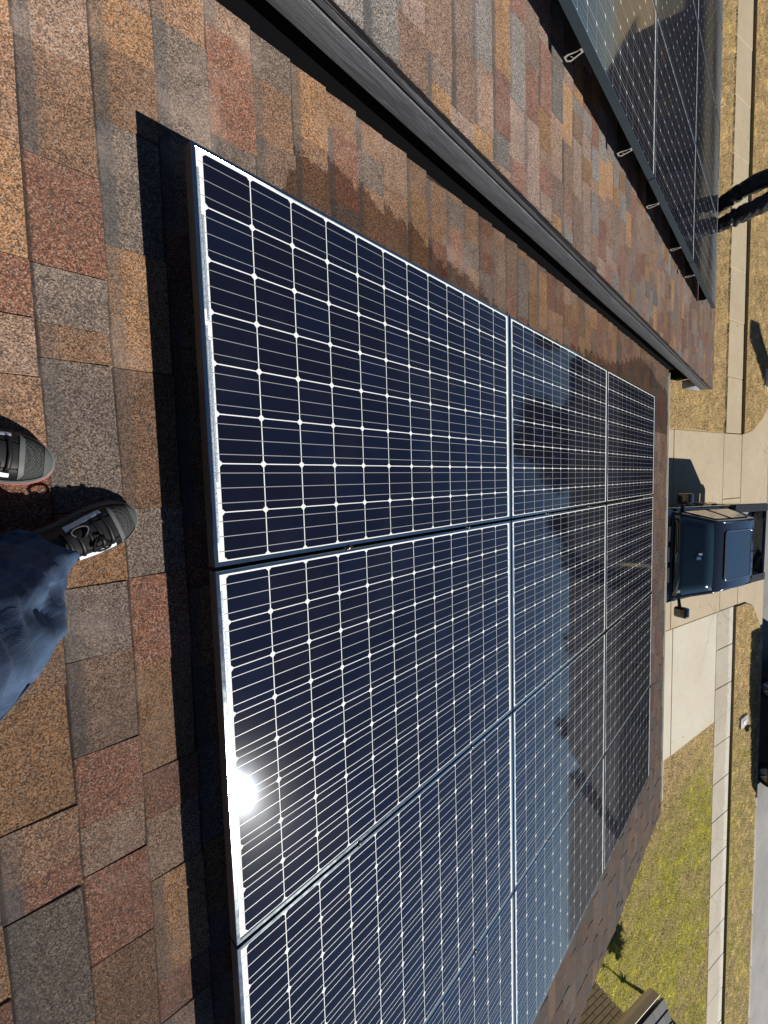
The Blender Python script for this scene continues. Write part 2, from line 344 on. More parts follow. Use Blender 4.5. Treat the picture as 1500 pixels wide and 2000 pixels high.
struct(vr.build('verge', M_SOIL))
struct(MB().box((-60, 14.2, GZ - 0.156), (60, 17.3, GZ - 0.03)).build('edging_trench', M_DIRT))
# kerb pieces
kb = struct(obj('kerb', None))
kx = 6.3
while kx < 30:
    bevel(MB().box((kx, 17.272, GZ - 0.15), (kx + 1.99, 17.45, GZ + 0.03)).build('kerb_stone', M_KERB, kb), 0.02, 2); kx += 2.0
kx = -1.4
while kx > -30:
    bevel(MB().box((kx - 1.99, 17.272, GZ - 0.15), (kx, 17.45, GZ + 0.03)).build('kerb_stone', M_KERB, kb), 0.02, 2); kx -= 2.0
def slab(parent, pts, mat, top=GZ + 0.012, dz=0.0):
    o = MB().poly_prism(pts, GZ - 0.10, top + dz).build('slab', mat, parent); bevel(o, 0.008, 1)
    o.data.polygons.foreach_set('use_smooth', [False] * len(o.data.polygons)); return o
J = 0.009
drv = struct(obj('driveway', None))
slab(drv, [(-0.32, 5.0), (4.90 - J, 5.0), (4.90 - J, 11.60 - J), (-0.32, 11.60 - J)], M_DRIVE)
slab(drv, [(-0.32, 11.60 + J), (4.90 - J, 11.60 + J), (4.90 - J, 14.33 - J), (-0.32, 14.33 - J)], M_DRIVE, dz=0.002)
slab(drv, [(-0.32, 14.33 + J), (1.58 - J, 14.33 + J), (1.58 - J, 15.5 - J), (-0.32, 15.5 - J)], M_DRIVE, dz=-0.002)
slab(drv, [(1.58 + J, 14.33 + J), (4.90 - J, 14.33 + J), (4.90 - J, 15.5 - J), (1.58 + J, 15.5 - J)], M_DRIVE)
slab(drv, [(-0.32, 15.5 + J), (4.9, 15.5 + J), (4.9, 16.05), (5.1, 16.6), (5.66, 17.04), (6.24, 17.42), (-1.35, 17.42), (-0.78, 16.77), (-0.47, 16.2)], M_DRIVE)
pad = struct(obj('parking_pad', None))
slab(pad, [(4.90 + J, 5.0), (8.62, 5.0), (8.44, 11.72 - J), (4.90 + J, 11.72 - J)], M_PAD)
slab(pad, [(4.90 + J, 11.72 + J), (8.44, 11.72 + J), (8.26, 14.19 - J), (4.90 + J, 14.19 - J)], M_PAD, dz=0.002)
sw = struct(obj('sidewalk', None))
xs = [-0.34, -1.94, -3.53, -4.96] + [-4.96 - 1.52 * k for k in range(1, 9)]
for a, b_ in zip(xs, xs[1:]):
    slab(sw, [(b_ + J, 14.47), (a - J, 14.45), (a - J, 15.42), (b_ + J, 15.40)], M_WALKL, dz=random.uniform(-0.003, 0.003))
xs = [4.90, 6.08, 7.28, 9.07, 10.29, 11.5, 12.72, 13.95, 15.2, 16.4, 17.6, 18.8, 20.0, 21.2, 22.4, 23.6]
for a, b_ in zip(xs, xs[1:]):
    slab(sw, [(a + J, 14.20), (b_ - J, 14.20), (b_ - J, 15.25), (a + J, 15.25)], M_WALKR, dz=random.uniform(-0.003, 0.003))
# far side of the street
struct(MB().box((-120, 26.0, GZ - 0.16), (120, 60, GZ + 0.02)).build('far_lawn', simple('far_lawn_grass', (0.085, 0.07, 0.035), 0.95)))

# grass blades over the lawns
def grass(name, label, regions, density, green):
    V = []; F = []; Cc = []
    pts = []
    for poly, ztop in regions:
        P = np.array(poly); x0, y0 = P.min(0); x1, y1 = P.max(0)
        n = int((x1 - x0) * (y1 - y0) * density); q = np.column_stack([rng.uniform(x0, x1, n), rng.uniform(y0, y1, n)])
        ins = np.zeros(n, bool); j = len(P) - 1
        for i in range(len(P)):
            xi, yi = P[i]; xj, yj = P[j]
            ins ^= ((yi > q[:, 1]) != (yj > q[:, 1])) & (q[:, 0] < (xj - xi) * (q[:, 1] - yi) / (yj - yi + 1e-12) + xi); j = i
        q = q[ins]; pts.append(np.column_stack([q, np.full(len(q), ztop)]))
    p = np.concatenate(pts); N = len(p)
    def vn(s, seed):                                       # cheap value noise
        r = np.random.default_rng(seed).random((64, 64)); u = p[:, 0] * s; v = p[:, 1] * s
        i = np.floor(u).astype(int); jj = np.floor(v).astype(int); fu = u - i; fv = v - jj
        fu = fu * fu * (3 - 2 * fu); fv = fv * fv * (3 - 2 * fv)
        g = lambda a, b: r[a % 64, b % 64]
        return (g(i, jj) * (1 - fu) + g(i + 1, jj) * fu) * (1 - fv) + (g(i, jj + 1) * (1 - fu) + g(i + 1, jj + 1) * fu) * fv
    patch = 0.5 * vn(1.1, 1) + 0.3 * vn(3.0, 2) + 0.2 * vn(7.0, 3)
    clump = vn(9, 4)
    th = rng.uniform(0, 2 * np.pi, N); h = rng.uniform(0.015, 0.04, N) * (0.6 + 0.9 * clump); wd = rng.uniform(0.006, 0.013, N)
    lean = rng.uniform(0.2, 1.3, N) * h; la = rng.uniform(0, 2 * np.pi, N)
    d = np.column_stack([np.cos(th) * wd, np.sin(th) * wd, np.zeros(N)])
    a = p - d; b = p + d; c = p + np.column_stack([np.cos(la) * lean, np.sin(la) * lean, h])
    verts = np.stack([a, b, c], 1).reshape(-1, 3)
    g = np.clip((patch - 0.5) * 3.0 + green(p[:, 0], p[:, 1]) + rng.normal(0, 0.28, N), 0, 1)[:, None]
    tan = np.array([0.66, 0.53, 0.31]); tan2 = np.array([0.43, 0.315, 0.155]); grn = np.array([0.52, 0.46, 0.07]); grn2 = np.array([0.25, 0.28, 0.035])
    mixv = np.clip(rng.normal(0.5, 0.3, N) + (clump - 0.5) * 0.7, 0, 1)[:, None]
    col = (tan * mixv + tan2 * (1 - mixv)) * (1 - g) + (grn * mixv + grn2 * (1 - mixv)) * g
    col *= ((0.7 + 0.6 * patch) * (0.66 + 0.68 * vn(5.5, 6)) * (0.78 + 0.44 * clump))[:, None] * 1.06
    me = bpy.data.meshes.new(name); me.vertices.add(3 * N); me.vertices.foreach_set('co', verts.ravel())
    me.loops.add(3 * N); me.loops.foreach_set('vertex_index', np.arange(3 * N)); me.polygons.add(N)
    me.polygons.foreach_set('loop_start', np.arange(0, 3 * N, 3)); me.polygons.foreach_set('loop_total', np.full(N, 3))
    me.update(calc_edges=True)
    ca = me.color_attributes.new('Col', 'FLOAT_COLOR', 'POINT')
    ca.data.foreach_set('color', np.column_stack([np.repeat(col, 3, 0), np.ones(3 * N)]).ravel())
    o = stuff(obj(name, me, M_GRASS)); o['label'] = label; return o
grass('grass', 'dry tan winter grass left of the driveway',
      [([(-15, 8.5), (-0.36, 8.5), (-0.36, 14.44), (-15, 14.44)], GZ), ([(-15, 15.54), (-0.4, 15.58), (-0.52, 16.2), (-0.82, 16.75), (-1.3, 17.24), (-15, 17.24)], GZ + 0.045)],
      1500, lambda x, y: np.full_like(x, -0.62))
grass('grass', 'brown and yellow green grass right of the parking pad',
      [([(8.66, 5.0), (24, 5.0), (24, 14.17), (8.30, 14.17), (8.46, 11.72)], GZ), ([(4.97, 15.39), (24, 15.43), (24, 17.24), (6.3, 17.24), (5.7, 17.0), (5.17, 16.58), (4.98, 16.05)], GZ + 0.045)],
      1300, lambda x, y: np.where(y > 15, np.clip((x - 14) * 0.06, -0.45, 0.1) - 0.18, np.clip((x - 8.2) * 0.5 - 0.5, -0.55, 0.8)))

lf = MB()
for _ in range(420):
    x_, y_ = (random.uniform(-12, -0.5), random.uniform(10.5, 17)) if random.random() < 0.35 else (random.uniform(5, 22), random.uniform(7.5, 17))
    if abs(y_ - 14.8) < 0.8 and random.random() < 0.8 or (5 < x_ < 8.4 and y_ < 14.2 and random.random() < 0.85): continue
    z_ = GZ + (0.09 if y_ > 15.4 else 0.05 if not (14.2 < y_ < 15.4 or 5 < x_ < 8.4) else 0.018); a_ = random.uniform(0, 6.28); L_ = random.uniform(.018, .045)
    u_ = Vector((math.cos(a_), math.sin(a_), random.uniform(-.2, .5))) * L_; v_ = Vector((-math.sin(a_), math.cos(a_), random.uniform(-.2, .5))) * L_ * .55; c_ = Vector((x_, y_, z_))
    lf.add([c_ - u_, c_ - v_, c_ + u_ + Vector((0, 0, .008)), c_ + v_], [(0, 1, 2, 3)], random.choice([0, 0, 1]))
lo_ = stuff(lf.build('leaf_litter', [simple('dry_leaf', (0.38, 0.25, 0.11), 0.8), simple('pale_litter', (0.62, 0.58, 0.50), 0.8)])); lo_['label'] = 'scattered dry leaves and pale bits on the lawns'

# ------------------------------------------------------------------ the house: roofs, rake, gutter, walls
house = thing('house', 'house under the photographer, brown shingle roofs at two heights with grey rake board', 'house', (0, 0, GZ))
T_L, T_R, S_TOP, S_EAVE = -0.567, 5.69, -2.2, 6.35         # main roof limits
N_MAIN, N_LEFT = -0.16, 0.152                               # top of the shingles
TL_EDGE, S_LEAVE = -0.458, 7.83
def roof_box(name, t0, t1, s0, s1, n0, n1, mat):
    return MB().box((t0, s0, n0), (t1, s1, n1)).build(name, mat, house, ROOF)
M_DECK = shingle_mat('shingle_deck', (0.09, 0.06, 0.045), (0.17, 0.115, 0.085), False)
rf_main = roof_box('roof', T_L, T_R, S_TOP, S_EAVE - 0.01, N_MAIN - 0.15, N_MAIN - 0.012, M_DECK)
rf_left = roof_box('roof', -16.0, TL_EDGE - 0.004, S_TOP, S_LEAVE - 0.012, N_LEFT - 0.026, N_LEFT - 0.012, M_DECK)

def tile_mesh(wd, high, seed, top_mat):
    r = random.Random(seed); j = lambda a: r.uniform(-a, a)
    hi = 0.0055 if high else 0.0
    L = 0.143; gp = 0.0012 if r.random() < 0.5 else 0.0026; x0, x1 = -wd / 2 + gp * .5, wd / 2 - gp * .5
    yl0, yl1 = L + j(0.0035), L + j(0.0035)
    v = [(x0, -0.035, -0.011), (x1, -0.035, -0.011), (x1 + j(.002), yl1, -0.0075 + hi * .4), (x0 + j(.002), yl0, -0.0075 + hi * .4),
         (x0, -0.035, -0.0095), (x1, -0.035, -0.0095), (x1 + j(.002), yl1, -0.0005 + hi), (x0 + j(.002), yl0, -0.0005 + hi)]
    f = [(0,3,2,1),(4,5,6,7),(0,1,5,4),(1,2,6,5),(2,3,7,6),(3,0,4,7)]
    me = bpy.data.meshes.new('shingle'); me.from_pydata(v, [], f)
    uv = me.uv_layers.new(name='UVMap'); bandw = 0.0 if r.random() < 0.45 else r.uniform(0.7, 1.4)
    for lp in me.loops: uv.data[lp.index].uv = (bandw, v[lp.vertex_index][1])
    me.materials.append(top_mat); me.update(); return me
WIDTHS = [0.08, 0.13, 0.18, 0.24, 0.30, 0.36]
def shingle_roof(roof, mats, s_first, k0, k1, visible, t0, t1, n_top):
    lib = {}
    todo = []
    for k in range(k0, k1):
        s0 = s_first + k * 0.1435
        t = t0 + random.uniform(-0.25, 0.0); high = random.random() < 0.5; last = -1
        while t < t1:
            wd = random.choice(WIDTHS[1:] if high else WIDTHS[:5])
            a, b_ = max(t, t0), min(t + wd, t1)
            ci = random.choices(range(5), [0.27, 0.18, 0.20, 0.15, 0.20] if high else [0.25, 0.09, 0.18, 0.26, 0.22])[0]
            if ci == last: ci = (ci + random.randint(1, 4)) % 5
            last = ci
            if b_ - a > 0.02 and visible((a + b_) / 2, s0 + 0.07):
                full = b_ - a > wd - 1e-6
                q = [px(RW(tt, ss, n_top)) for tt, ss in ((a, s0), (b_, s0), (b_, s0 + .143), (a, s0 + .143))]
                ar = 0.0
                if all(q):
                    ar = abs(sum(q[i][0] * q[(i + 1) % 4][1] - q[(i + 1) % 4][0] * q[i][1] for i in range(4))) / 2
                    if not any(-40 < u < 1540 and -40 < vv < 2040 for u, vv in q): ar = 0
                todo.append((ar, (a + b_) / 2, s0, b_ - a, full, high, ci))
            t += wd; high = not high if random.random() < 0.85 else high
    todo.sort(key=lambda z: -z[0])
    rest = MB(); ruv = []
    for i, (ar, tc, s0, wd, full, high, ci) in enumerate(todo):
        key = (round(wd, 3), high, ci, random.randint(0, 2)) if full else (round(wd, 4), high, ci, i)
        if key not in lib: lib[key] = tile_mesh(wd, high, hash(key) & 0xffff, mats[ci])
        me = lib[key]
        M = ROOF @ Matrix.Translation((tc, s0, n_top + random.uniform(-0.0006, 0.0006)))
        if i < 298 and ar > 0:
            obj('shingle', me, None, roof, M)
        else:
            rest.add([M @ v.co for v in me.vertices], [tuple(p.vertices) for p in me.polygons], ci)
            for lp in me.loops: ruv.append(tuple(me.uv_layers[0].data[lp.index].uv))
    if rest.v:
        me = rest.mesh('shingle_rest'); u = me.uv_layers.new(name='UVMap'); u.data.foreach_set('uv', np.array(ruv).ravel())
        stuff(obj('far_shingles', me, mats, roof))
def vis_main(t, s):
    return not (0.06 < t < 4.20 and 0.13 < s < 4.75)
shingle_roof(rf_main, SH_WET, -0.162, -14, 45, vis_main, T_L + 0.004, T_R + 0.012, N_MAIN)
shingle_roof(rf_left, SH_DRY, -0.12, -14, 55, lambda t, s: (t > -1.95) or s > 7.0 or s < 1.5, -5.5, TL_EDGE, N_LEFT)

# rake of the higher roof: wall with its shade in the colour, fascia board, trim board, drip edge (each a real board)
M_UNDER = simple('under_roof_shade', (0.0045, 0.0048, 0.006), 0.9, spec=0.05)  # near-black stands in for shade on the step wall and porch parts
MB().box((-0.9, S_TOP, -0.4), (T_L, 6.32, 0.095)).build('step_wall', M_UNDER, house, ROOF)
def board(name, t0, t1, n0, n1, s0, s1, mat, wob=0.0, bv=0.004):
    m = MB(); k = 28
    for t, n in ((t0, n0), (t1, n0), (t1, n1), (t0, n1)):
        for i in range(k + 1):
            s_ = s0 + (s1 - s0) * i / k
            dn = wob * (math.sin(s_ * 1.3 + 0.6) + 0.5 * math.sin(s_ * 2.9 + 2))
            m.v.append((t + 0.5 * wob * math.sin(s_ * 1.7), s_, n + dn))
    K = k + 1
    for a in range(4):
        b_ = (a + 1) % 4
        for i in range(k): m.f.append((a * K + i, a * K + i + 1, b_ * K + i + 1, b_ * K + i)); m.m.append(0)
    m.f += [(0, K, 2 * K, 3 * K), (3 * K + k, 2 * K + k, K + k, k)]; m.m += [0, 0]
    return bevel(m.build(name, mat, house, ROOF), bv, 2)
board('soffit_board', T_L - 0.02, -0.478, 0.020, 0.034, S_TOP, 7.36, M_DARKTRIM, 0.003)
board('sub_fascia', -0.525, -0.497, 0.004, 0.130, S_TOP, 7.78, M_DARKTRIM, 0.003)
board('rake_board', -0.496, -0.474, 0.002, 0.085, S_TOP, 7.80, M_RAKE, 0.003)
board('trim_board', -0.496, -0.468, 0.096, 0.120, S_TOP, 7.81, M_RAKE, 0.003)
board('drip_edge', -0.535, -0.462, 0.1275, 0.1395, S_TOP, 7.82, M_DARKTRIM, 0.002, 0.002)
# header coloured near-black for shade, under the front end of the higher roof, and its boxed end
def world_part(name, pts, x0, x1, mat):                     # side outline (Y,Z) across X
    return MB().add([(x0, y, z) for y, z in pts] + [(x1, y, z) for y, z in pts],
        [tuple(range(len(pts))), tuple(range(2 * len(pts) - 1, len(pts) - 1, -1))] + [(i, len(pts) + i, len(pts) + (i + 1) % len(pts), (i + 1) % len(pts)) for i in range(len(pts))]).build(name, mat, house)
pA = RW(0, 7.36, 0.015); pB = RW(0, 7.79, 0.0)
bevel(world_part('eave_return', [(pA.y, pA.z - 0.002), (pA.y, pA.z - 0.21), (pB.y - 0.02, pB.z - 0.06), (pB.y, pB.z)], -0.60, -0.477, M_SOFFIT), 0.004, 1)
pC = RW(0, 7.15, 0.10)
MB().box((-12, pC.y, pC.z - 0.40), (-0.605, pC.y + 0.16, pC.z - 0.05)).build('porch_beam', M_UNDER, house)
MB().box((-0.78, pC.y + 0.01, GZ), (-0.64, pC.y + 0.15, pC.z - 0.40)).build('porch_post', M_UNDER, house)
# gutter along the lower eave
pe = RW(0, S_EAVE, N_MAIN)
g = MB(); prof = [(-0.012, -0.012), (-0.012, -0.115), (0.020, -0.13), (0.085, -0.13), (0.105, -0.10), (0.110, -0.020), (0.102, -0.020), (0.098, -0.098), (0.080, -0.122), (0.022, -0.122), (-0.004, -0.110), (-0.004, -0.012)]
prof = [(y * 0.62, z) for y, z in prof]
n_ = len(prof)
g.add([(T_L + 0.02, pe.y + y, pe.z + z) for y, z in prof] + [(5.60, pe.y + y, pe.z + z) for y, z in prof],
      [(i, (i + 1) % n_, n_ + (i + 1) % n_, n_ + i) for i in range(n_)] + [tuple(range(n_ - 1, -1, -1)), tuple(range(n_, 2 * n_))])
g.build('gutter', M_WHITE, house)
pl_ = RW(0, S_LEAVE, N_LEFT)
MB().box((-16, pl_.y - 0.012, pl_.z - 0.075), (TL_EDGE - 0.02, pl_.y + 0.006, pl_.z - 0.012)).build('eave_trim', M_WHITE, house)
MB().box((-0.40, -4.0, GZ), (5.35, 5.55, -2.15)).build('wall', M_WALL, house)
MB().box((-14.0, -4.0, GZ), (-0.60, 5.50, -2.05)).build('wall', M_WALL, house)
rb = RW(0, S_TOP, N_MAIN)
MB().add([(T_L, rb.y, rb.z - 0.03), (T_R, rb.y, rb.z - 0.03), (T_R, rb.y - 6, rb.z - 1.75), (T_L, rb.y - 6, rb.z - 1.75)], [(0, 3, 2, 1)]).build('back_slope', M_DECK, house)
rb = RW(0, S_TOP, N_LEFT)
MB().add([(-16, rb.y, rb.z - 0.03), (TL_EDGE, rb.y, rb.z - 0.03), (TL_EDGE, rb.y - 6, rb.z - 1.75), (-16, rb.y - 6, rb.z - 1.75)], [(0, 3, 2, 1)]).build('back_slope', M_DECK, house)

# ------------------------------------------------------------------ neighbouring brick house (corner)
nb = thing('brick_house', 'olive brick house corner with tan gutter and dark shingles beside the lawn', 'house', (9.2, 5.8, GZ))
WX, WY = 9.2, 5.83
wall_o = MB().box((WX + 0.012, -4.0, GZ), (WX + 7, WY - 0.012, -1.9)).build('wall', M_MORTAR, nb)
bm = MB().box((0, 0, 0), (0.03, 0.197, 0.0565)).mesh('brick'); bm.materials.append(M_BRICK)
for row in range(20):
    z = -2.33 - 0.0665 * row - 0.0565
    y = WY - 0.197 - (0.1035 if row % 2 else 0.0)
    if row % 2: obj('brick', MB().box((0, 0, 0), (0.03, 0.0935, 0.0565)).mesh('brick') if row == 1 else bpy.data.meshes['brick_half'], M_BRICK, wall_o, Matrix.Translation((WX, WY - 0.0935, z))).data.name = 'brick_half'
    for k in range(11):
        obj('brick', bm, None, wall_o, Matrix.Translation((WX + random.uniform(-.0015, .0015), y - 0.207 * k, z)))
sm = MB().box((0, 0, 0), (0.03, 0.0565, 0.15)).mesh('soldier_brick'); sm.materials.append(M_BRICK)
for k in range(30):
    obj('brick', sm, None, wall_o, Matrix.Translation((WX + random.uniform(-.0015, .0015), WY - 0.0565 - 0.0665 * k, -2.32)))
GX = 8.78; gzt = -1.945
MB().box((GX + 0.16, -4.0, gzt - 0.19), (WX + 0.3, 6.02, gzt - 0.17)).build('soffit', M_TAN, nb)
gt = MB(); pr = [(0.12, 0.0), (0.12, -0.15), (0.03, -0.15), (0.0, -0.09), (0.0, -0.005), (0.012, -0.005), (0.012, -0.085), (0.035, -0.135), (0.10, -0.135), (0.10, 0.0)]
n_ = len(pr)
gt.add([(GX + x, -4.0, gzt + z) for x, z in pr] + [(GX + x, 6.20, gzt + z) for x, z in pr], [(i, n_ + i, n_ + (i + 1) % n_, (i + 1) % n_) for i in range(n_)] + [tuple(range(n_)), tuple(range(2 * n_ - 1, n_ - 1, -1))])
gt.build('gutter', M_TAN, nb)
MB().box((GX + 0.122, -4.0, gzt - 0.20), (GX + 0.15, 6.16, gzt - 0.01)).build('fascia', M_TAN, nb)
q_ = rad(24)
NR = Matrix.Translation((GX + 0.06, 6.26, gzt + 0.035)) @ Matrix.Rotation(-q_, 4, 'Y')     # x up the slope, y along the eave
nroof = MB().box((-0.0, -10, -0.05), (5.0, 0.0, -0.012)).build('roof', SH_SLATE[0], nb, NR)
for r_ in range(7):
    yy = -random.uniform(0, 0.2)
    y1 = 0.008
    first = True
    while y1 > -1.6:
        wd = random.choice([0.13, 0.2, 0.26, 0.3])
        m = MB().add([(0, 0, -0.010), (0, -wd + .004, -0.010), (0.16, -wd + .004, -0.011), (0.16, 0, -0.011), (0, 0, 0.002), (0, -wd + .004, 0.002), (0.16, -wd + .004, -0.009), (0.16, 0, -0.009)],
                     [(0,3,2,1),(4,5,6,7),(0,1,5,4),(1,2,6,5),(2,3,7,6),(3,0,4,7)])
        obj('shingle', m.mesh('slate_shingle'), random.choice(SH_SLATE), nroof, NR @ Matrix.Translation((-0.01 + 0.143 * r_, y1, 0.0)))
        y1 -= wd

# ------------------------------------------------------------------ solar modules
ML, MW, GAPS, GAPT, PITCH = 1.59, 1.053, 0.0105, 0.0106, 0.128
def ring_frame():
    prof = [(0.0105, -0.0034), (0.0105, -0.0004), (0.0100, 0.0), (0.0012, 0.0), (0.0, -0.0012), (0.0, -0.040), (0.028, -0.040), (0.028, -0.0385), (0.002, -0.0385), (0.002, -0.0034)]
    m = MB(); k = len(prof)
    for d, n in prof: m.v += [(d, d, n), (MW - d, d, n), (MW - d, ML - d, n), (d, ML - d, n)]
    for i in range(k):
        j = (i + 1) % k
        for a in range(4):
            b_ = (a + 1) % 4; m.f.append((i * 4 + a, i * 4 + b_, j * 4 + b_, j * 4 + a)); m.m.append(0 if i < 4 else 1)
    return m.mesh('module_frame')
FR_ME = ring_frame(); FR_ME.materials.append(M_FRAME); FR_ME.materials.append(simple('frame_side', (0.017, 0.027, 0.035), 0.45, 0.0))
BK_ME = MB().box((0.0106, 0.0106, -0.0060), (MW - 0.0106, ML - 0.0106, -0.0032)).mesh('module_backsheet'); BK_ME.materials.append(M_BACK)
h_, hs_, ch = 0.0624, 0.0623, 0.0075
CE_ME = MB().add([(-h_ + ch, -hs_, 0), (h_ - ch, -hs_, 0), (h_, -hs_ + ch, 0), (h_, hs_ - ch, 0), (h_ - ch, hs_, 0), (-h_ + ch, hs_, 0), (-h_, hs_ - ch, 0), (-h_, -hs_ + ch, 0)], [(0,1,2,3,4,5,6,7)]).mesh('solar_cell')
CE_ME.materials.append(M_CELL)
BU_ME = MB().add([(-0.00085, 0.014, 0), (0.00085, 0.014, 0), (0.00085, ML - 0.020, 0), (-0.00085, ML - 0.020, 0)], [(0,1,2,3)]).mesh('busbar'); BU_ME.materials.append(M_BUS)
def rib_me(x0, x1, wd=0.0026):
    me = MB().add([(x0, -wd, 0), (x1, -wd, 0), (x1, wd, 0), (x0, wd, 0)], [(0,1,2,3)]).mesh('ribbon'); me.materials.append(M_RIB); return me
RIBS = [(rib_me(0.055, 0.395), 0.0135), (rib_me(0.165, 0.42), 0.0195), (rib_me(0.435, 0.99), 0.0135), (rib_me(0.47, 0.83), 0.0195)]
M0T, M0S = MW / 2 - 4 * PITCH, ML / 2 - 6 * PITCH
ordn = ['first', 'second', 'third', 'fourth', 'fifth']
def module(t, s, n, label, group):
    Mx = ROOF @ Matrix.Translation((t, s, n))
    th = thing('solar_module', label, 'solar module', Mx, group)
    obj('frame', FR_ME, None, th, Mx); obj('backsheet', BK_ME, None, th, Mx)
    for i in range(12):
        for j in range(8):
            obj('solar_cell', CE_ME, None, th, Mx @ Matrix.Translation((M0T + (j + .5) * PITCH, M0S + (i + .5) * PITCH, -0.0026)))
    for j in range(8):
        for q in (-1, 0, 1):
            obj('busbar', BU_ME, None, th, Mx @ Matrix.Translation((M0T + (j + .5) * PITCH + q * 0.0395, 0, -0.0022)))
    for me, y in RIBS: obj('ribbon', me, None, th, Mx @ Matrix.Translation((0, y + 0.0015, -0.0020)))
    return th
rows = ['nearest row of the main roof', 'middle row of the main roof', 'row by the white gutter']
for r_ in range(3):
    for c_ in range(4):
        module(c_ * (MW + GAPT), r_ * (ML + GAPS), 0.0, 'solar module, %s from the rake board in the %s' % (ordn[c_], rows[r_]), 'solar modules on the main roof')
TA, NA, SA = -1.205, 0.33, 1.455
def in_view(pts):
    q = [px(p) for p in pts]; q = [a for a in q if a]
    return any(-10 < u < 1510 and -10 < v < 2010 for u, v in q)
for r_ in range(3):
    for c_ in range(5):
        t = TA - MW - c_ * (MW + GAPT); s = SA + r_ * (ML + GAPS)
        if in_view([RW(t + MW * a / 6, s + ML * b_ / 6, NA) for a in range(7) for b_ in range(7)]):
            module(t, s, NA, 'module on the higher left roof, %s from its right edge, %s' % (ordn[c_], ['nearest row', 'middle row', 'row by the standing person'][r_]), 'solar modules on the higher left roof')

# rails: hollow extrusions, cut ends bare
def rail_mesh(length, hgt):
    k = hgt / 0.075
    out = [(-0.030, 0.0), (0.004, 0.0), (0.020, 0.016 * k), (0.016, 0.056 * k), (0.016, 0.075 * k), (-0.012, 0.075 * k), (-0.012, 0.056 * k), (-0.030, 0.018 * k)]
    cx_ = sum(a for a, _ in out) / len(out); 
    inn = [(a * 0.60 - 0.0012, b_ * 0.80 + 0.0070) for a, b_ in out]
    m = MB(); n = len(out)
    for x in (0.0, -length):
        m.v += [(x, a, b_) for a, b_ in out] + [(x, a, b_) for a, b_ in inn]
    for i in range(n):
        j = (i + 1) % n
        m.f.append((i, j, 2 * n + j, 2 * n + i)); m.m.append(0)
        m.f.append((n + j, n + i, 3 * n + i, 3 * n + j)); m.m.append(0)
        m.f.append((j, i, n + i, n + j)); m.m.append(1)
        m.f.append((2 * n + i, 2 * n + j, 3 * n + j, 3 * n + i)); m.m.append(1)
    m.add([(-0.001, -0.009, 0.022 * k), (-0.001, 0.010, 0.030 * k), (-0.001, 0.010, 0.033 * k), (-0.001, -0.009, 0.025 * k)], [(0, 1, 2, 3)], 1)
    me = m.mesh('rail'); me.materials.append(M_BLACK); me.materials.append(M_ALU); return me
RL = rail_mesh(5.6, 0.078); RM = rail_mesh(4.22, 0.062)
RAILO = [0.33, 1.19]
foot = MB().box((-0.03, -0.05, 0), (0.03, 0.03, 0.005)).box((-0.02, 0.018, 0.005), (0.02, 0.023, 0.06)).mesh('rail_foot'); foot.materials.append(M_BLACK)
for r_ in range(3):
    for k, off in enumerate(RAILO):
        s = SA + r_ * (ML + GAPS) + off
        Mx = ROOF @ Matrix.Translation((TA + 0.002, s, NA - 0.0405 - 0.078))
        o = obj('mounting_rail', RL, None, None, Mx)
        tag(o, 'mounting rail with bare cut end under the higher roof modules, %s towards the street' % (ordn + ['sixth'])[r_ * 2 + k], 'rail', 'rails under the left modules')
        obj('rail_foot', foot, None, o, ROOF @ Matrix.Translation((TA - 0.35 - 0.05 * k, s, N_LEFT + 0.001)))
        s = r_ * (ML + GAPS) + (0.4577 if k == 0 else 1.188)
        Mx = ROOF @ Matrix.Translation((4.232, s, -0.0405 - 0.062))
        o = obj('mounting_rail', RM, None, None, Mx)
        tag(o, 'mounting rail hidden beneath the main roof modules, %s from the photographer' % (ordn + ['sixth'])[r_ * 2 + k], 'rail', 'rails under the main modules')
        for q in range(4): obj('rail_foot', foot, None, o, ROOF @ Matrix.Translation((0.25 + q * 1.2, s, N_MAIN + 0.004)))

# mid clamps in the gaps between columns
def clamp_mesh():
    m = MB().box((-0.0042, -0.02, -0.045), (0.0042, 0.02, -0.003))
    m.tube([(0, 0, -0.006), (0, 0, 0.0035), (0, 0, 0.006)], [0.0088, 0.0088, 0.0060], 16)
    m.tube([(0, 0, 0.0058), (0, 0, 0.0064)], [0.0036, 0.003], 6)
    me = m.mesh('clamp'); me.materials.append(M_BOLT); return me
CLM = clamp_mesh()
for c_ in range(1, 4):
    for r_ in range(3):
        for k, off in enumerate((0.4577, 1.188)):
            o = obj('mid_clamp', CLM, None, None, ROOF @ Matrix.Translation((c_ * (MW + GAPT) - GAPT / 2, r_ * (ML + GAPS) + off, 0)), True)
            tag(o, 'round clamp bolt, %s down the %s column gap from the rake board' % ((ordn + ['sixth'])[r_ * 2 + k], ordn[c_ - 1]), 'clamp', 'clamp bolts between the main modules')
for c_ in range(0, 3):
    for r_ in range(3):
        for k, off in enumerate(RAILO):
            t = TA - (c_ + 1) * (MW + GAPT) + GAPT / 2; s = SA + r_ * (ML + GAPS) + off
            if in_view([RW(t, s, NA)]):
                o = obj('mid_clamp', CLM, None, None, ROOF @ Matrix.Translation((t, s, NA)), True)
                tag(o, 'clamp bolt on the higher roof, %s down the %s column gap from the right' % ((ordn + ['sixth'])[r_ * 2 + k], ordn[c_]), 'clamp', 'clamp bolts on the left modules')

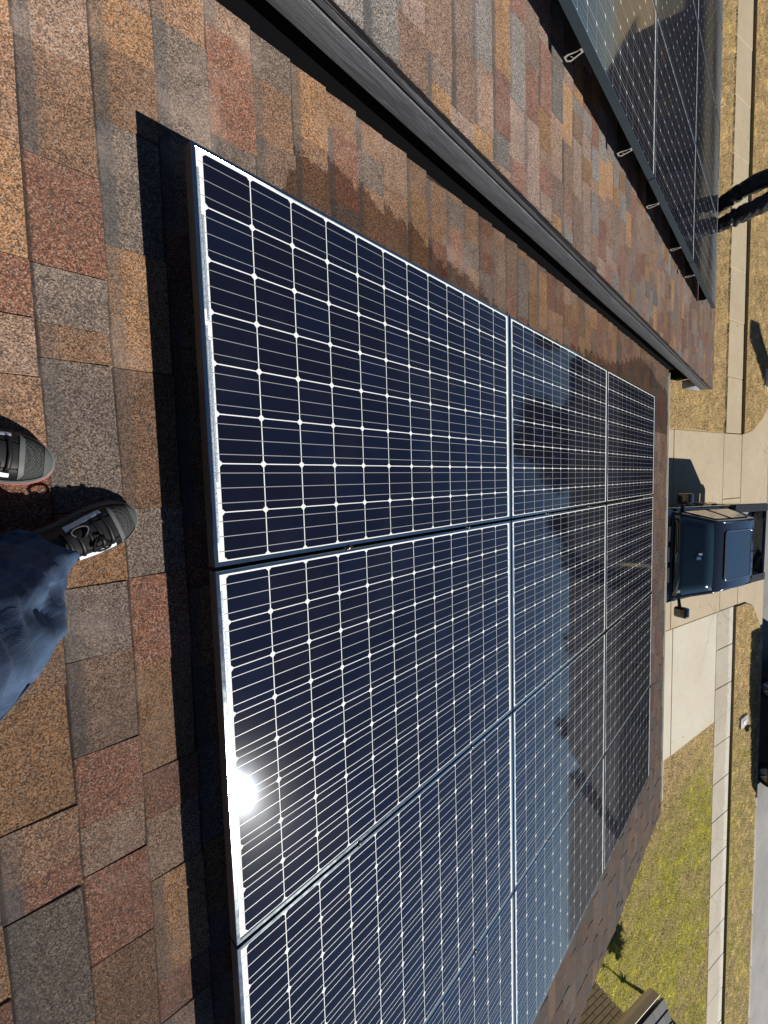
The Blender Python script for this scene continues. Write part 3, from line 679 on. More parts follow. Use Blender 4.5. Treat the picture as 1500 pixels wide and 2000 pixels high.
# ------------------------------------------------------------------ vehicles
M_PAINT = simple('black_car_paint', (0.008, 0.010, 0.014), 0.08, 0.0, 1.0, 0.02, 0.6)
M_NAVY = simple('dark_navy_paint', (0.006, 0.009, 0.022), 0.35, 0.0, 1.0, 0.03, 0.05)
M_GLASS = simple('tinted_glass', (0.010, 0.022, 0.026), 0.08, 0.0, 1.0, 0.01, 0.8)
M_TYRE = simple('tyre_rubber', (0.015, 0.015, 0.015), 0.85)
M_RIM = simple('wheel_rim', (0.45, 0.45, 0.46), 0.3, 0.9)
M_CHROME = simple('bright_trim', (0.72, 0.72, 0.72), 0.15, 1.0)
M_PLAST = simple('black_plastic', (0.014, 0.014, 0.015), 0.4)
M_BEDG = simple('grey_bed_liner', (0.24, 0.24, 0.245), 0.7)
M_LAMP = simple('clear_lamp', (0.65, 0.65, 0.66), 0.1, 0.2, 1.0)
M_RED = simple('red_lamp', (0.25, 0.01, 0.01), 0.2, 0.0, 1.0)
M_STICK = simple('white_sticker', (0.7, 0.72, 0.7), 0.6); M_STICKB = simple('blue_sticker', (0.10, 0.25, 0.55), 0.6)
M_PALESTRIP = simple('pale_green_strip', (0.10, 0.16, 0.13), 0.8)
def wheel(parent, M0, x, y, r=0.39, wd=0.25):
    sgn = 1 if x > 0 else -1
    m = MB(); k = 28; prof = [(-wd / 2, r * .66), (-wd / 2, r * .93), (-wd / 2 + .03, r), (wd / 2 - .03, r), (wd / 2, r * .93), (wd / 2, r * .66)]
    for a, rr in prof: m.v += [(x + a, y + rr * math.cos(2 * math.pi * q / k), r + rr * math.sin(2 * math.pi * q / k)) for q in range(k)]
    for i in range(len(prof) - 1): m.f += [(i * k + q, i * k + (q + 1) % k, (i + 1) * k + (q + 1) % k, (i + 1) * k + q) for q in range(k)]; m.m += [0] * k
    t = m.build('wheel', M_TYRE, parent, M0, True)
    m = MB(); xo = x + sgn * (wd / 2 - 0.05)
    m.tube([(xo - .02, y, r), (xo + .02, y, r)], [r * .67, r * .64], 28)
    for q in range(6):
        a = q * math.pi / 3; m.tube([(xo + sgn * .02, y + .04 * math.cos(a), r + .04 * math.sin(a)), (xo + sgn * .035, y + r * .6 * math.cos(a), r + r * .6 * math.sin(a))], [.045, .03], 6)
    m.build('rim', M_RIM, t, M0)
def quad_panel(name, pts, mat, parent, M0, thick=0.006):
    a = [Vector(p) for p in pts]; n = (a[1] - a[0]).cross(a[2] - a[0]).normalized()
    k = len(a); m = MB().add([p + n * thick for p in a] + [p - n * 0.002 for p in a], [tuple(range(k)), tuple(range(2 * k - 1, k - 1, -1))] + [(i, k + i, k + (i + 1) % k, (i + 1) % k) for i in range(k)])
    return m.build(name, mat, parent, M0)
def outline(name, pts, r, mat, parent, M0):
    p = list(pts) + [pts[0], pts[1]]
    return MB().tube(p, r, 6).build(name, mat, parent, M0, True)
def lerp(a, b, t): return tuple(a[i] + (b[i] - a[i]) * t for i in range(3))
def vehicle(kind, label, cat, M0, paint):
    th = thing('pickup_truck' if kind == 'truck' else 'parked_car', label, cat, M0)
    W = 0.99
    pick = kind == 'truck'
    Lc = 4.34 if pick else 5.0                              # rear of the cab
    zb = 1.22; zr = 1.80
    wl_ = lambda y, z: (W - 0.02 * abs(z - 0.85)) * (1.0 - 0.055 * max(0.0, (0.7 - y) / 0.7) ** 2)
    low = MB().side_prism([(0.04, 0.42), (0.0, 0.60), (0.02, 0.98), (0.16, 1.09), (0.7, 1.16), (1.45, 1.21), (1.72, zb), (Lc, zb + .02), (Lc, 0.42)], wl_)
    bevel(low.build('body', paint, th, M0), 0.05, 4, 25)
    hw = lambda y, z: 0.915 - 0.36 * (z - zb) - 0.02 * max(0, (2.4 - y))
    rr = 4.05 if pick else 4.75
    cabp = [(1.70, zb - 0.02), (1.74, zb + 0.02), (2.28, zr - 0.055), (2.42, zr - 0.008), (2.8, zr + 0.012), (3.4, zr + 0.015), (rr - .1, zr - 0.01), (rr + .02, zr - 0.06), (Lc - 0.04, zb + 0.04), (Lc - 0.02, zb - 0.02)]
    bevel(MB().side_prism(cabp, hw).build('cab', paint, th, M0), 0.035, 4, 20)
    def S(y, z, s, off=0.004): return (s * (hw(y, z) + off), y, z)
    # windscreen follows the rake of the cab
    def ws(u, v, o=0.012):                                  # u across -1..1, v up 0..1
        y = 1.76 + (2.27 - 1.76) * v; z = zb + 0.04 + (zr - 0.075 - zb - 0.04) * v
        return (u * (hw(y, z) - 0.055), y - o * 0.72, z + o * 0.70)
    k = 9; m = MB()
    for v in range(5):
        for u in range(k):
            uu = -1 + 2 * u / (k - 1); p = ws(uu, v / 4, 0.006 + 0.035 * (1 - uu * uu)); m.v.append(p)
    m.f = [(v * k + u, v * k + u + 1, (v + 1) * k + u + 1, (v + 1) * k + u) for v in range(4) for u in range(k - 1)]; m.m = [0] * len(m.f)
    gl = m.build('windscreen', M_GLASS, th, M0, True)
    sol = gl.modifiers.new('solid', 'SOLIDIFY'); sol.thickness = 0.006; sol.offset = 0
    quad_panel('windscreen_strip', [ws(-0.1, 0.03, .047), ws(0.93, 0.02, .02), ws(0.9, 0.12, .024), ws(0.55, 0.15, .042), ws(0.1, 0.10, .047), ws(-0.1, 0.08, .047)], M_PALESTRIP, th, M0, 0.003) if pick else None  # pale green strip low on the windscreen
    MB().tube([ws(-0.85, 0.01, .03), ws(-0.05, 0.05, .055)], 0.008, 6).build('wiper', M_PLAST, th, M0)
    MB().tube([ws(-0.05, 0.01, .05), ws(0.75, 0.05, .04)], 0.008, 6).build('wiper', M_PLAST, th, M0)
    if pick:
        for mt, u0, v0, du, dv in ((M_STICK, -0.10, 0.62, 0.055, 0.09), (M_STICKB, 0.0, 0.57, 0.085, 0.11), (M_STICK, 0.86, 0.10, 0.07, 0.09)):
            quad_panel('sticker', [ws(u0, v0, .047 - .035 * u0 * u0), ws(u0 + du, v0, .047 - .035 * u0 * u0), ws(u0 + du, v0 + dv, .047 - .035 * u0 * u0), ws(u0, v0 + dv, .047 - .035 * u0 * u0)], mt, th, M0, 0.004)
    for s in (-1, 1):
        wins = [[(2.02, zb + .05), (2.38, zr - .10), (2.98, zr - .085), (2.98, zb + .05)], [(3.06, zb + .05), (3.06, zr - .085), (3.80, zr - .09), (3.98, zb + .30), (4.02, zb + .05)]]
        if not pick: wins.append([(4.12, zb + .05), (4.08, zb + .34), (3.98, zr - .09), (4.5, zr - .10), (4.72, zb + .05)])
        for pts in wins:
            P_ = [S(y, z, s) for y, z in pts]
            if s > 0: P_ = P_[::-1]
            quad_panel('side_window', P_, M_GLASS, th, M0, 0.006)
            outline('window_trim', [S(y, z, s, 0.008) for y, z in pts], 0.010, M_PLAST, th, M0)
        for y in (2.0, 3.02, 4.06): MB().box((s * (W - .004) - .004, y, 0.55), (s * (W - .004) + .004, y + .008, zb - .03)).build('door_gap', M_PLAST, th, M0)
        for y in (2.72, 3.78): bevel(MB().box((s * W - .025, y, 1.05), (s * W + .025, y + .2, 1.09)).build('door_handle', M_PLAST, th, M0), .012, 2)
        # mirror: arm and big housing
        mr = MB().tube([(s * 0.90, 1.98, zb + .06), (s * 1.02, 1.95, zb + .09), (s * 1.14, 1.94, zb + .11)], [0.045, 0.05, 0.06], 10, 0, 0.6)
        mo = mr.build('mirror_arm', M_PLAST, th, M0, True)
        hb = MB().box((s * 1.05 if s > 0 else -1.27, 1.84, zb + .02), (1.27 if s > 0 else s * 1.05, 2.0, zb + .27)).build('mirror', paint, th, M0); bevel(hb, 0.05, 4)
        MB().box((s * 1.07 if s > 0 else -1.25, 1.998, zb + .04), (1.25 if s > 0 else -1.07, 2.006, zb + .25)).build('mirror_glass', M_CHROME, th, M0)
        MB().tube([S(2.35, zr - .04, s, -.02), S(2.6, zr + .005, s, -.03), S(rr - .2, zr - .005, s, -.03)], 0.012, 6).build('roof_trim', M_CHROME if pick else M_PLAST, th, M0, True)
        for y in (1.02, (5.05 if pick else 4.05)): wheel(th, M0, s * (W - .13), y)
        bevel(MB().box((s * .62 - .2, -.02, .80), (s * .62 + .2, .10, .98)).build('headlight', M_LAMP, th, M0), .03, 2)
        MB().tube([(s * .45, 0.35, 1.135), (s * .5, 1.0, 1.205), (s * .6, 1.6, 1.24)], [.03, .035, .02], 8, 0, .5).build('hood_crease', paint, th, M0, True)
    bevel(MB().box((-.52, -.04, .58), (.52, .04, .98)).build('grille', M_PLAST, th, M0), .02, 2)
    for q in range(4): MB().box((-.5, -.052, .63 + q * .085), (.5, -.038, .655 + q * .085)).build('grille_bar', M_CHROME, th, M0)
    bevel(MB().box((-.95, -.10, .42), (.95, .06, .60)).build('bumper', M_CHROME if pick else paint, th, M0), .04, 3)
    for q in range(3): MB().box((-.6 + q * .42, 1.60, zb - .006), (-.3 + q * .42, 1.70, zb + .012)).build('cowl_vent', M_PLAST, th, M0)
    # sunroof
    def rsq(x0, x1, y0, y1, r, z):
        p = []
        for cx, cy, a0 in ((x1 - r, y0 + r, -90), (x1 - r, y1 - r, 0), (x0 + r, y1 - r, 90), (x0 + r, y0 + r, 180)):
            for q in range(6): a = rad(a0 + q * 18); p.append((cx + r * math.cos(a), cy + r * math.sin(a), z))
        return p
    if pick:
        sr = rsq(-.50, .50, 2.56, 3.72, .08, zr + .017); n_ = len(sr)
        MB().add([(x, y, z - .05) for x, y, z in sr] + [(x, y, z + .008) for x, y, z in sr], [tuple(range(n_, 2 * n_))] + [(i, (i + 1) % n_, n_ + (i + 1) % n_, n_ + i) for i in range(n_)]).build('sunroof', M_GLASS, th, M0)
        outline('sunroof_trim', [(x, y, z + .008) for x, y, z in sr], 0.014, M_CHROME, th, M0)
        MB().add([(-.01, 3.86, zr), (.01, 3.86, zr), (.012, 4.02, zr), (-.012, 4.02, zr), (0, 4.0, zr + .09)], [(0, 1, 4), (1, 2, 4), (2, 3, 4), (3, 0, 4)]).build('antenna_fin', paint, th, M0)
        # rear window and open bed
        quad_panel('rear_window', [(.6, 4.085, zr - .1), (-.6, 4.085, zr - .1), (-.74, 4.325, zb + .08), (.74, 4.325, zb + .08)][::-1], M_GLASS, th, M0)
        y0, y1, zt = 4.38, 6.22, 1.27
        MB().box((-.80, y0, .70), (.80, y1 - .05, .98)).build('bed_floor', M_BEDG, th, M0)
        for q in range(9): MB().box((-.78 + q * .18, y0 + .05, .98), (-.72 + q * .18, y1 - .1, .992)).build('bed_rib', M_BEDG, th, M0)
        for s in (-1, 1):
            bevel(MB().box((min(s * .80, s * W), y0, .45), (max(s * .80, s * W), y1, zt)).build('bed_side', paint, th, M0), .03, 3)
            MB().box((min(s * .79, s * .97), y0 + .02, zt - .002), (max(s * .79, s * .97), y1 - .02, zt + .018)).build('bed_rail_cap', M_PLAST, th, M0)
            for q in range(3): MB().box((min(s * .79, s * .795), y0 + .1, 1.02 + q * .07), (max(s * .79, s * .80), y1 - .1, 1.045 + q * .07)).build('bed_rib', M_BEDG, th, M0)
            bevel(MB().box((s * .86 - .09, y1 - .02, .85), (s * .86 + .09, y1 + .012, 1.22)).build('tail_light', M_RED, th, M0), .01, 2)
        bevel(MB().box((-.80, y1 - .07, .62), (.80, y1 - .005, zt)).build('tailgate', paint, th, M0), .02, 2)
        MB().box((-.80, y0 - .03, .60), (.80, y0, zt - .02)).build('bed_front', M_BEDG, th, M0)
        bevel(MB().box((-.93, y1, .45), (.93, y1 + .16, .62)).build('bumper', M_CHROME, th, M0), .03, 2)
    else:
        quad_panel('rear_window', [(.6, rr + .04, zr - .1), (-.6, rr + .04, zr - .1), (-.72, Lc - .06, zb + .1), (.72, Lc - .06, zb + .1)][::-1], M_GLASS, th, M0)
        for s in (-1, 1): bevel(MB().box((s * .82 - .12, Lc - .03, .85), (s * .82 + .12, Lc + .015, 1.15)).build('tail_light', M_RED, th, M0), .01, 2)
    return th
vehicle('truck', 'black pickup truck with sunroof parked nose to the house on the driveway', 'truck', Matrix.Translation((2.43, 7.28, GZ + 0.012)) @ Matrix.Rotation(rad(-1.6), 4, 'Z'), M_PAINT)
vehicle('car', 'dark navy car parked along the street kerb, only its near side in view', 'car', Matrix.Translation((12.15, 18.50, GZ - 0.13)) @ Matrix.Rotation(rad(90), 4, 'Z'), M_NAVY)

# ------------------------------------------------------------------ mailbox pillar, meter lid, young tree
M_STONE = brick_mat('grey_pillar_stone', (0.30, 0.31, 0.33))
mbx = thing('mailbox_pillar', 'grey masonry mailbox pillar on the verge at the frame edge left of the driveway', 'mailbox', (-2.1, 17.0, GZ))
Mb = Matrix.Translation((-2.1, 17.16, GZ + 0.03))
bevel(MB().box((-.27, -.27, 0), (.27, .27, 1.32)).build('pillar', M_STONE, mbx, Mb), .012, 2)
bevel(MB().box((-.31, -.31, 1.32), (.31, .31, 1.42)).build('cap', M_KERB, mbx, Mb), .015, 2)
MB().box((-.29, -.29, 0), (.29, .29, .10)).build('base', M_WHITE, mbx, Mb)
bevel(MB().box((-.12, .262, .95), (.12, .285, 1.2)).build('mailbox_door', M_BLACK, mbx, Mb), .008, 2)
MB().box((.14, .262, 1.02), (.16, .28, 1.14)).build('mailbox_flag', M_RED, mbx, Mb)
mt = thing('meter_box', 'grey utility meter lid set in the brown verge grass', 'lid', (8.8, 16.05, GZ + 0.05))
Mm = Matrix.Translation((8.80, 16.05, GZ + 0.05)) @ Matrix.Rotation(rad(4), 4, 'Z')
M_LID = simple('grey_lid', (0.30, 0.31, 0.32), 0.7); M_LID2 = simple('pale_lid_inset', (0.48, 0.48, 0.46), 0.6)
bevel(MB().box((-.17, -.26, -.04), (.17, .26, .05)).build('lid_frame', M_LID, mt, Mm), .01, 2)
bevel(MB().box((-.07, -.09, .05), (.07, .09, .058)).build('reader_lid', M_LID2, mt, Mm), .004, 1)
MB().tube([(.10, .16, .045), (.10, .16, .053)], .03, 12).build('finger_hole', M_BLACK, mt, Mm)

M_BARK = brick_mat('tree_bark', (0.10, 0.075, 0.05))
def leaf_mat(name, a, b_):
    m, nt, n, l, bs = new_mat(name); nz = noise(nt, 1.5, 3, 0.6, pos(nt)); l.new(mixc(nt, nz.outputs[0], a, b_), bs.inputs['Base Color']); bs.inputs['Roughness'].default_value = 0.6; return m
M_LEAF = leaf_mat('evergreen_leaf', (0.025, 0.045, 0.018), (0.07, 0.085, 0.03)); M_DRYL = leaf_mat('brown_leaf', (0.06, 0.045, 0.025), (0.12, 0.085, 0.045))
def tree(name, label, base, hgt, trunk_r, crown_z, crown_r, nleaf, leaf, lmat, group=None, seed=1, off=(0, 0), limbs=9):
    r = np.random.default_rng(seed); rr = random.Random(seed)
    th = thing(name, label, 'tree', base, group); B = Vector(base)
    m = MB(); pth = [B + Vector((math.sin(i * .9 + seed) * .04 * i / 4, math.cos(i * .7 + seed) * .04 * i / 4, hgt * i / 8)) for i in range(9)]
    m.tube(pth, [trunk_r * (1 - .1 * i) for i in range(9)], 8)
    ends = []
    for q in range(limbs):
        t = rr.uniform(.35, .9) if limbs > 5 else rr.uniform(.9, 1.0); p = B + Vector((0, 0, hgt * t)); a = rr.uniform(0, 6.28); d = crown_r * rr.uniform(.5, .95)
        e = p + Vector((math.cos(a) * d, math.sin(a) * d, d * rr.uniform(.2, .8))); m.tube([p, p.lerp(e, .5) + Vector((0, 0, .1 * d)), e], [trunk_r * .4, trunk_r * .25, trunk_r * .1], 6); ends.append(e)
    m.build('trunk', M_BARK, th)
    cl = (ends if limbs > 5 else []) + [B + Vector((off[0], off[1], 0)) + Vector((r.normal(0, .4) * crown_r, r.normal(0, .4) * crown_r, crown_z - GZ + (GZ - B.z) + r.normal(0, .4) * crown_r)) for _ in range(14)]
    cc = np.array([list(rr.choice(cl)) for _ in range(nleaf)]) + r.normal(0, crown_r * .17, (nleaf, 3))
    u = r.normal(size=(nleaf, 3)); u /= np.linalg.norm(u, axis=1)[:, None]; v = np.cross(u, r.normal(size=(nleaf, 3))); v /= np.linalg.norm(v, axis=1)[:, None]
    s = r.uniform(.6, 1.3, nleaf)[:, None] * leaf
    vs = np.stack([cc - u * s, cc - v * s * .5, cc + u * s, cc + v * s * .5], 1).reshape(-1, 3)
    c = MB(); c.v = [tuple(x) for x in vs]; c.f = [(4 * i, 4 * i + 1, 4 * i + 2, 4 * i + 3) for i in range(nleaf)]; c.m = [0] * nleaf
    c.build('crown', lmat, th); return th
# stands behind the brick house corner; only its shadow shows on the lawn
yt = tree('young_tree', 'slim young tree behind the brick house corner, its thin shadow across the lawn', (14.86, 10.743, GZ), 2.3, 0.055, 2.45 + GZ, 0.40, 1300, 0.06, M_LEAF, seed=5, off=(-.26, .48), limbs=4)
MB().tube([(14.86, 10.743, GZ + 1.27), (14.86, 10.743, GZ + 1.42)], .095, 10).build('tree_tie', M_BLACK, yt)

# ------------------------------------------------------------------ across the street (mirrored in the modules)
M_STUC = [simple('stucco_a', (0.22, 0.16, 0.11), 0.9), simple('stucco_b', (0.16, 0.11, 0.08), 0.9)]
M_ROOF2 = simple('far_roof', (0.045, 0.038, 0.035), 0.9); M_PANE = simple('far_pane', (0.02, 0.03, 0.04), 0.1, 0, 1.0)
for i, (x, lab) in enumerate(((-18.5, 'house across the street to the left, seen mirrored in the modules'), (-1, 'house across the street opposite the driveway, seen mirrored in the modules'), (16.5, 'second house across the street, right of the opposite one, seen mirrored'), (34, 'rightmost house across the street, seen mirrored in the modules'))):
    h = thing('far_house', lab, 'house', (x, 36, GZ), 'houses across the street'); z0 = GZ + .02
    MB().box((x - 7.6, 31, z0), (x + 7.6, 42, z0 + 3)).build('wall', M_STUC[i % 2], h)
    MB().add([(x - 8.1, 30.4, z0 + 2.95), (x + 8.1, 30.4, z0 + 2.95), (x + 8.1, 42.6, z0 + 2.95), (x - 8.1, 42.6, z0 + 2.95), (x - 7.6, 36.5, z0 + 6.5), (x + 7.6, 36.5, z0 + 6.5)],
             [(0, 1, 5, 4), (2, 3, 4, 5), (1, 2, 5), (3, 0, 4), (0, 3, 2, 1)]).build('roof', M_ROOF2, h)
    for wx in (-5.5, -2.6, 5.0):
        f = MB().box((x + wx - .6, 30.94, z0 + .9), (x + wx + .6, 31.02, z0 + 2.3)).build('window', M_SOFFIT, h); MB().box((x + wx - .52, 30.92, z0 + .98), (x + wx + .52, 30.945, z0 + 2.22)).build('pane', M_PANE, f)
    MB().box((x + .2, 30.95, z0), (x + 1.2, 31.02, z0 + 2.1)).build('door', M_BLACK, h)
for i, (x, y, hg, cr, mt_, lab) in enumerate(((-1.5, 44, 9.5, 4.2, M_LEAF, 'dark evergreen behind the opposite house'), (8, 48, 7.0, 3.6, M_LEAF, 'evergreen behind the gap beside the opposite house'), (19, 47, 5.0, 3.0, M_LEAF, 'evergreen behind the second house across the street'), (29, 47, 5.0, 3.0, M_DRYL, 'brown leafed tree behind the right houses'), (-17, 46, 9.0, 3.8, M_DRYL, 'brown leafed tree behind the left house across the street'))):
    tree('far_tree', lab + ', mirrored in modules', (x, y, GZ), hg, .25, GZ + hg * .8, cr, 9000, .34, mt_, 'trees across the street', 20 + i)

# ------------------------------------------------------------------ people
def skin_mesh(name, joints, bones, mat, parent, root, sub=2):
    names = list(joints); idx = {k: i for i, k in enumerate(names)}
    me = bpy.data.meshes.new(name); me.from_pydata([joints[k][0] for k in names], [(idx[a], idx[b_]) for a, b_ in bones], [])
    o = obj(name, me, mat, parent)
    o.modifiers.new('skin', 'SKIN')
    for i, k in enumerate(names):
        r = joints[k][1]; sv = me.skin_vertices[0].data[i]; sv.radius = r if isinstance(r, tuple) else (r, r); sv.use_root = (k == root)
    ss = o.modifiers.new('sub', 'SUBSURF'); ss.levels = sub; ss.render_levels = sub
    return o
M_SKIN = simple('skin', (0.42, 0.26, 0.18), 0.5); M_HAIR = simple('dark_hair', (0.015, 0.011, 0.009), 0.6)
def denim():
    m, nt, n, l, b = new_mat('blue_denim'); P = pos(nt)
    mp = n.new('ShaderNodeMapping'); mp.inputs['Rotation'].default_value = (0.25, 0.2, 0.3); mp.inputs['Scale'].default_value = (1, 1, 0.16); l.new(P, mp.inputs[0])
    st = noise(nt, 38, 5, 0.65, mp.outputs[0], 0.8); fd = noise(nt, 6, 3, 0.6, P); wv = noise(nt, 520, 1, 0.5, P)
    f = math_n(nt, 'ADD', math_n(nt, 'MULTIPLY', st.outputs[0], 0.6), math_n(nt, 'MULTIPLY', fd.outputs[0], 0.45))
    c = mixc(nt, ramp(nt, f, [(0.42, 0.0), (0.64, 1.0)]), (0.013, 0.031, 0.074), (0.066, 0.118, 0.205))
    c = mixc(nt, math_n(nt, 'MULTIPLY', wv.outputs[0], 0.5), c, (0.02, 0.04, 0.09))
    l.new(c, b.inputs['Base Color']); b.inputs['Roughness'].default_value = 0.85; mp2 = n.new('ShaderNodeMapping'); mp2.inputs['Rotation'].default_value = (0.5, 0.5, 0.2); mp2.inputs['Scale'].default_value = (1.5, 1.0, 0.5); l.new(P, mp2.inputs[0])
    wr = noise(nt, 7, 2, 0.45, mp2.outputs[0], 0.8); wrk = math_n(nt, 'ABSOLUTE', math_n(nt, 'SUBTRACT', wr.outputs[0], 0.5))
    bump(nt, math_n(nt, 'ADD', math_n(nt, 'MULTIPLY', wv.outputs[0], 0.12), math_n(nt, 'ADD', math_n(nt, 'MULTIPLY', st.outputs[0], 0.25), math_n(nt, 'MULTIPLY', wrk, 2.2))), 0.5, 0.010, b); return m
M_DENIM = denim()
M_BLKP = simple('black_trousers', (0.013, 0.014, 0.017), 0.5); M_JACK = simple('grey_jacket', (0.08, 0.085, 0.09), 0.8)
def loft_leg(path, folds, seed, hem=0.006, k=40):
    """trouser leg: ring stations (centre, rx, ry), smoothed, with cloth folds; open lower end with thickness"""
    r = random.Random(seed); n = 90; m = MB()
    ts = [i / (len(path) - 1) for i in range(len(path))]
    def at(t):
        f = t * (len(path) - 1); i = min(int(f), len(path) - 2); u = f - i; u2 = u * u * (3 - 2 * u) * .5 + u * .5
        a, b_ = path[i], path[i + 1]
        return Vector(a[0]).lerp(Vector(b_[0]), u), a[1] + (b_[1] - a[1]) * u2, a[2] + (b_[2] - a[2]) * u2
    ph = [(r.uniform(0, 6.28), r.uniform(0, 6.28), r.choice([1, 2, 2, 3, 4]), r.choice([-1, 1]) * r.uniform(8, 34)) for _ in range(9)]
    rings = []
    for i in range(n):
        t = i / (n - 1); c, rx, ry = at(t); ring = []
        for q in range(k):
            a = 2 * math.pi * q / k
            d = 0
            for p1, p2, fa, ft in ph: d += (0.55 - abs(math.sin(0.5 * (fa * a * 2 + p1 + ft * t)))) * math.sin(ft * t * 1.3 + p2)
            d = folds * d * (0.5 + 0.9 * math.exp(-((t - .08) / .12) ** 2) + 0.6 * math.exp(-((t - .5) / .14) ** 2))
            ring.append(Vector((c.x + (rx + d) * math.cos(a), c.y + (ry + d) * math.sin(a), c.z + 0.35 * d)))
        rings.append(ring)
    for ring in rings: m.v += [tuple(p) for p in ring]
    c0, rx0, ry0 = at(0)
    m.v += [tuple(p + (Vector(c0) - p).normalized() * hem) for p in rings[0]]
    for i in range(n - 1): m.f += [(i * k + q, i * k + (q + 1) % k, (i + 1) * k + (q + 1) % k, (i + 1) * k + q) for q in range(k)]
    b0 = n * k
    m.v += [tuple(p + (Vector(at(.06)[0]) - p) * .12) for p in rings[6]]
    m.f += [(b0 + q, b0 + (q + 1) % k, (q + 1) % k, q) for q in range(k)]
    m.f += [(b0 + k + q, b0 + k + (q + 1) % k, b0 + (q + 1) % k, b0 + q) for q in range(k)]
    m.f.append(tuple((n - 1) * k + q for q in range(k)))
    m.m = [0] * len(m.f); return m

M_MESHUP = None
def knit():
    m, nt, n, l, b = new_mat('grey_shoe_knit'); tc = objc(nt)
    mp = n.new('ShaderNodeMapping'); mp.inputs['Scale'].default_value = (190, 300, 190); mp.inputs['Rotation'].default_value = (0, 0, 0.6); l.new(tc, mp.inputs[0])
    vo = n.new('ShaderNodeTexVoronoi'); vo.inputs['Scale'].default_value = 1.0; vo.inputs['Randomness'].default_value = 0.25; l.new(mp.outputs[0], vo.inputs['Vector'])
    h = ramp(nt, vo.outputs['Distance'], [(0.2, 1.0), (0.62, 0.0)])
    l.new(mixc(nt, h, (0.008, 0.009, 0.009), (0.055, 0.061, 0.058)), b.inputs['Base Color']); b.inputs['Roughness'].default_value = 0.75
    bump(nt, h, 0.6, 0.002, b); return m
M_KNIT = knit(); M_GREY = simple('grey_overlay', (0.075, 0.084, 0.081), 0.6); M_SOLE = simple('grey_midsole', (0.115, 0.125, 0.122), 0.6)
M_CORAL = simple('coral_outsole', (0.55, 0.10, 0.09), 0.6); M_SHB = simple('black_shoe_synthetic', (0.008, 0.008, 0.009), 0.5, spec=0.3); M_LOGO = simple('pale_logo_print', (0.62, 0.66, 0.74), 0.5)
